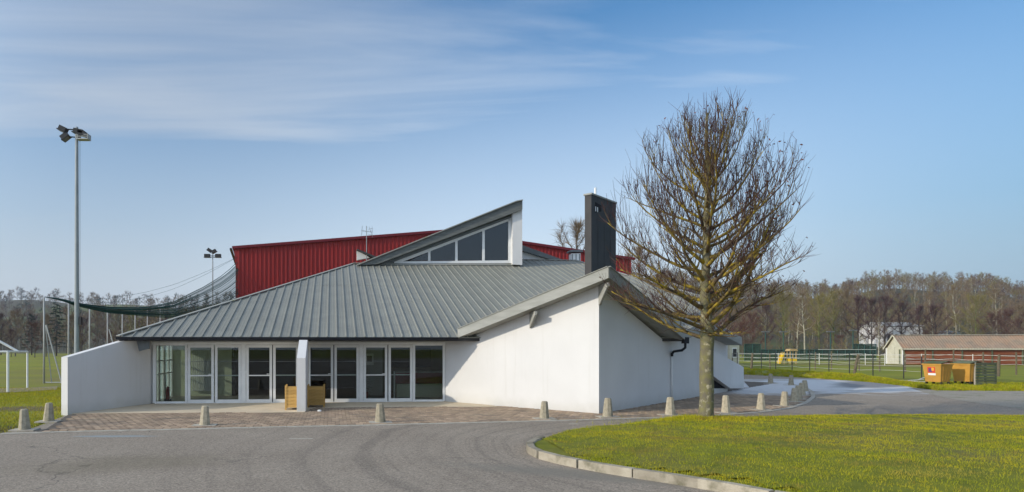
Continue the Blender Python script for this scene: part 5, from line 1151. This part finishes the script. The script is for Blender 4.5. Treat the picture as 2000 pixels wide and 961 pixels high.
for q in (0,.68,1.36): link('post', MB().box(d*q+Vector((0,.05,.64)), (.07,.07,1.28)).mesh('post', OLDWOOD if q else EDGE), scx)
b = MB(); b.bar((0,.06,.7), Vector((.35,1.0,.7)), .03, 1.2); link('side_panel', b.mesh('side_panel', OLDWOOD), scx)
st = MB(); p = G(1790,748); 
for (a, b_) in (((-.9,0,.12),(.5,.1,.2)),((-.6,-.2,.1),(.2,-.35,.09)),((-.1,.05,.1),(.75,.35,.3)),((-.8,.2,.12),(-.2,-.15,.1))): st.bar(a, b_, .05, .04)
thing('broken_sticks', 'pale broken sticks lying on the grass left of the bins', 'sticks', (p.x, p.y, .0), 0, None, st.mesh('broken_sticks', WIRE))
# ------------------------------------------------------------------ distant houses
def house(name, label, px0, px1, Y, zeave, zridge, depth, wm, rm, ridge_along=True, nwin=0, zb=0.0):
    x0, x1 = (px0-CX)*Y/F, (px1-CX)*Y/F; t = thing(name, label, 'house', ((x0+x1)/2, Y, zb)); h = (x1-x0)/2
    link('wall', MB().box((0,depth/2,zeave/2-.2), (2*h, depth, zeave+.4)).mesh('wall', wm), t); o_ = .3
    if ridge_along: rf = MB().prism([(-h-o_,-o_,zeave),(-h-o_,depth+o_,zeave),(-h-o_,depth/2,zridge)], (2*h+2*o_,0,0))
    else: rf = MB().prism([(-h-o_,-o_,zeave),(h+o_,-o_,zeave),(0,-o_,zridge)], (0,depth+2*o_,0))
    link('roof', rf.mesh('roof', rm), t)
    for k in range(nwin):
        x = -h+2*h*(k+.5)/nwin; wn = link('window', MB().box((x,-.02,zeave*.55), (h*.9/max(nwin,1),.06,zeave*.35)).mesh('window', PVC), t); link('pane', MB().box((x,-.055,zeave*.55), (h*.75/max(nwin,1),.012,zeave*.28)).mesh('pane', SLATE), wn)
    return t
house('cream_house', 'small cream house showing past the end of the hall', 1425, 1444, 62, 2.75, 3.0, 6, CREAM, SLATE, True, 1)
hh = house('gabled_house', 'pale roofed house behind the cream house and hall end', 1392, 1432, 70, 3.0, 4.5, 8, CREAM, BARNR, False, 1)
house('white_building', 'long white building behind the purple alders', 1728, 1802, 175, 7.0, 8.2, 10, WHITE, POST, True, 5, .5)
house('blue_shed', 'small pale blue shed behind the trees above the barn', 1850, 1876, 172, 4.6, 5.2, 6, mat('blue_paint', (.28,.38,.46), .8), MIDGREY, True, 1, 1.0)
#PART4
# ------------------------------------------------------------------ thin winter haze
hm = bpy.data.materials.new('haze_air'); hm.use_nodes = True; nt = hm.node_tree; nt.nodes.clear()
pv = N(nt, 'ShaderNodeVolumePrincipled'); pv.inputs['Color'].default_value = (.80,.88,1,1); pv.inputs['Density'].default_value = .00022; pv.inputs['Anisotropy'].default_value = .2
o = N(nt, 'ShaderNodeOutputMaterial'); nt.links.new(pv.outputs[0], o.inputs['Volume'])
MB().box((0, 600, 34.5), (3100, 1900, 79)).build('haze', hm, None, kind='stuff')
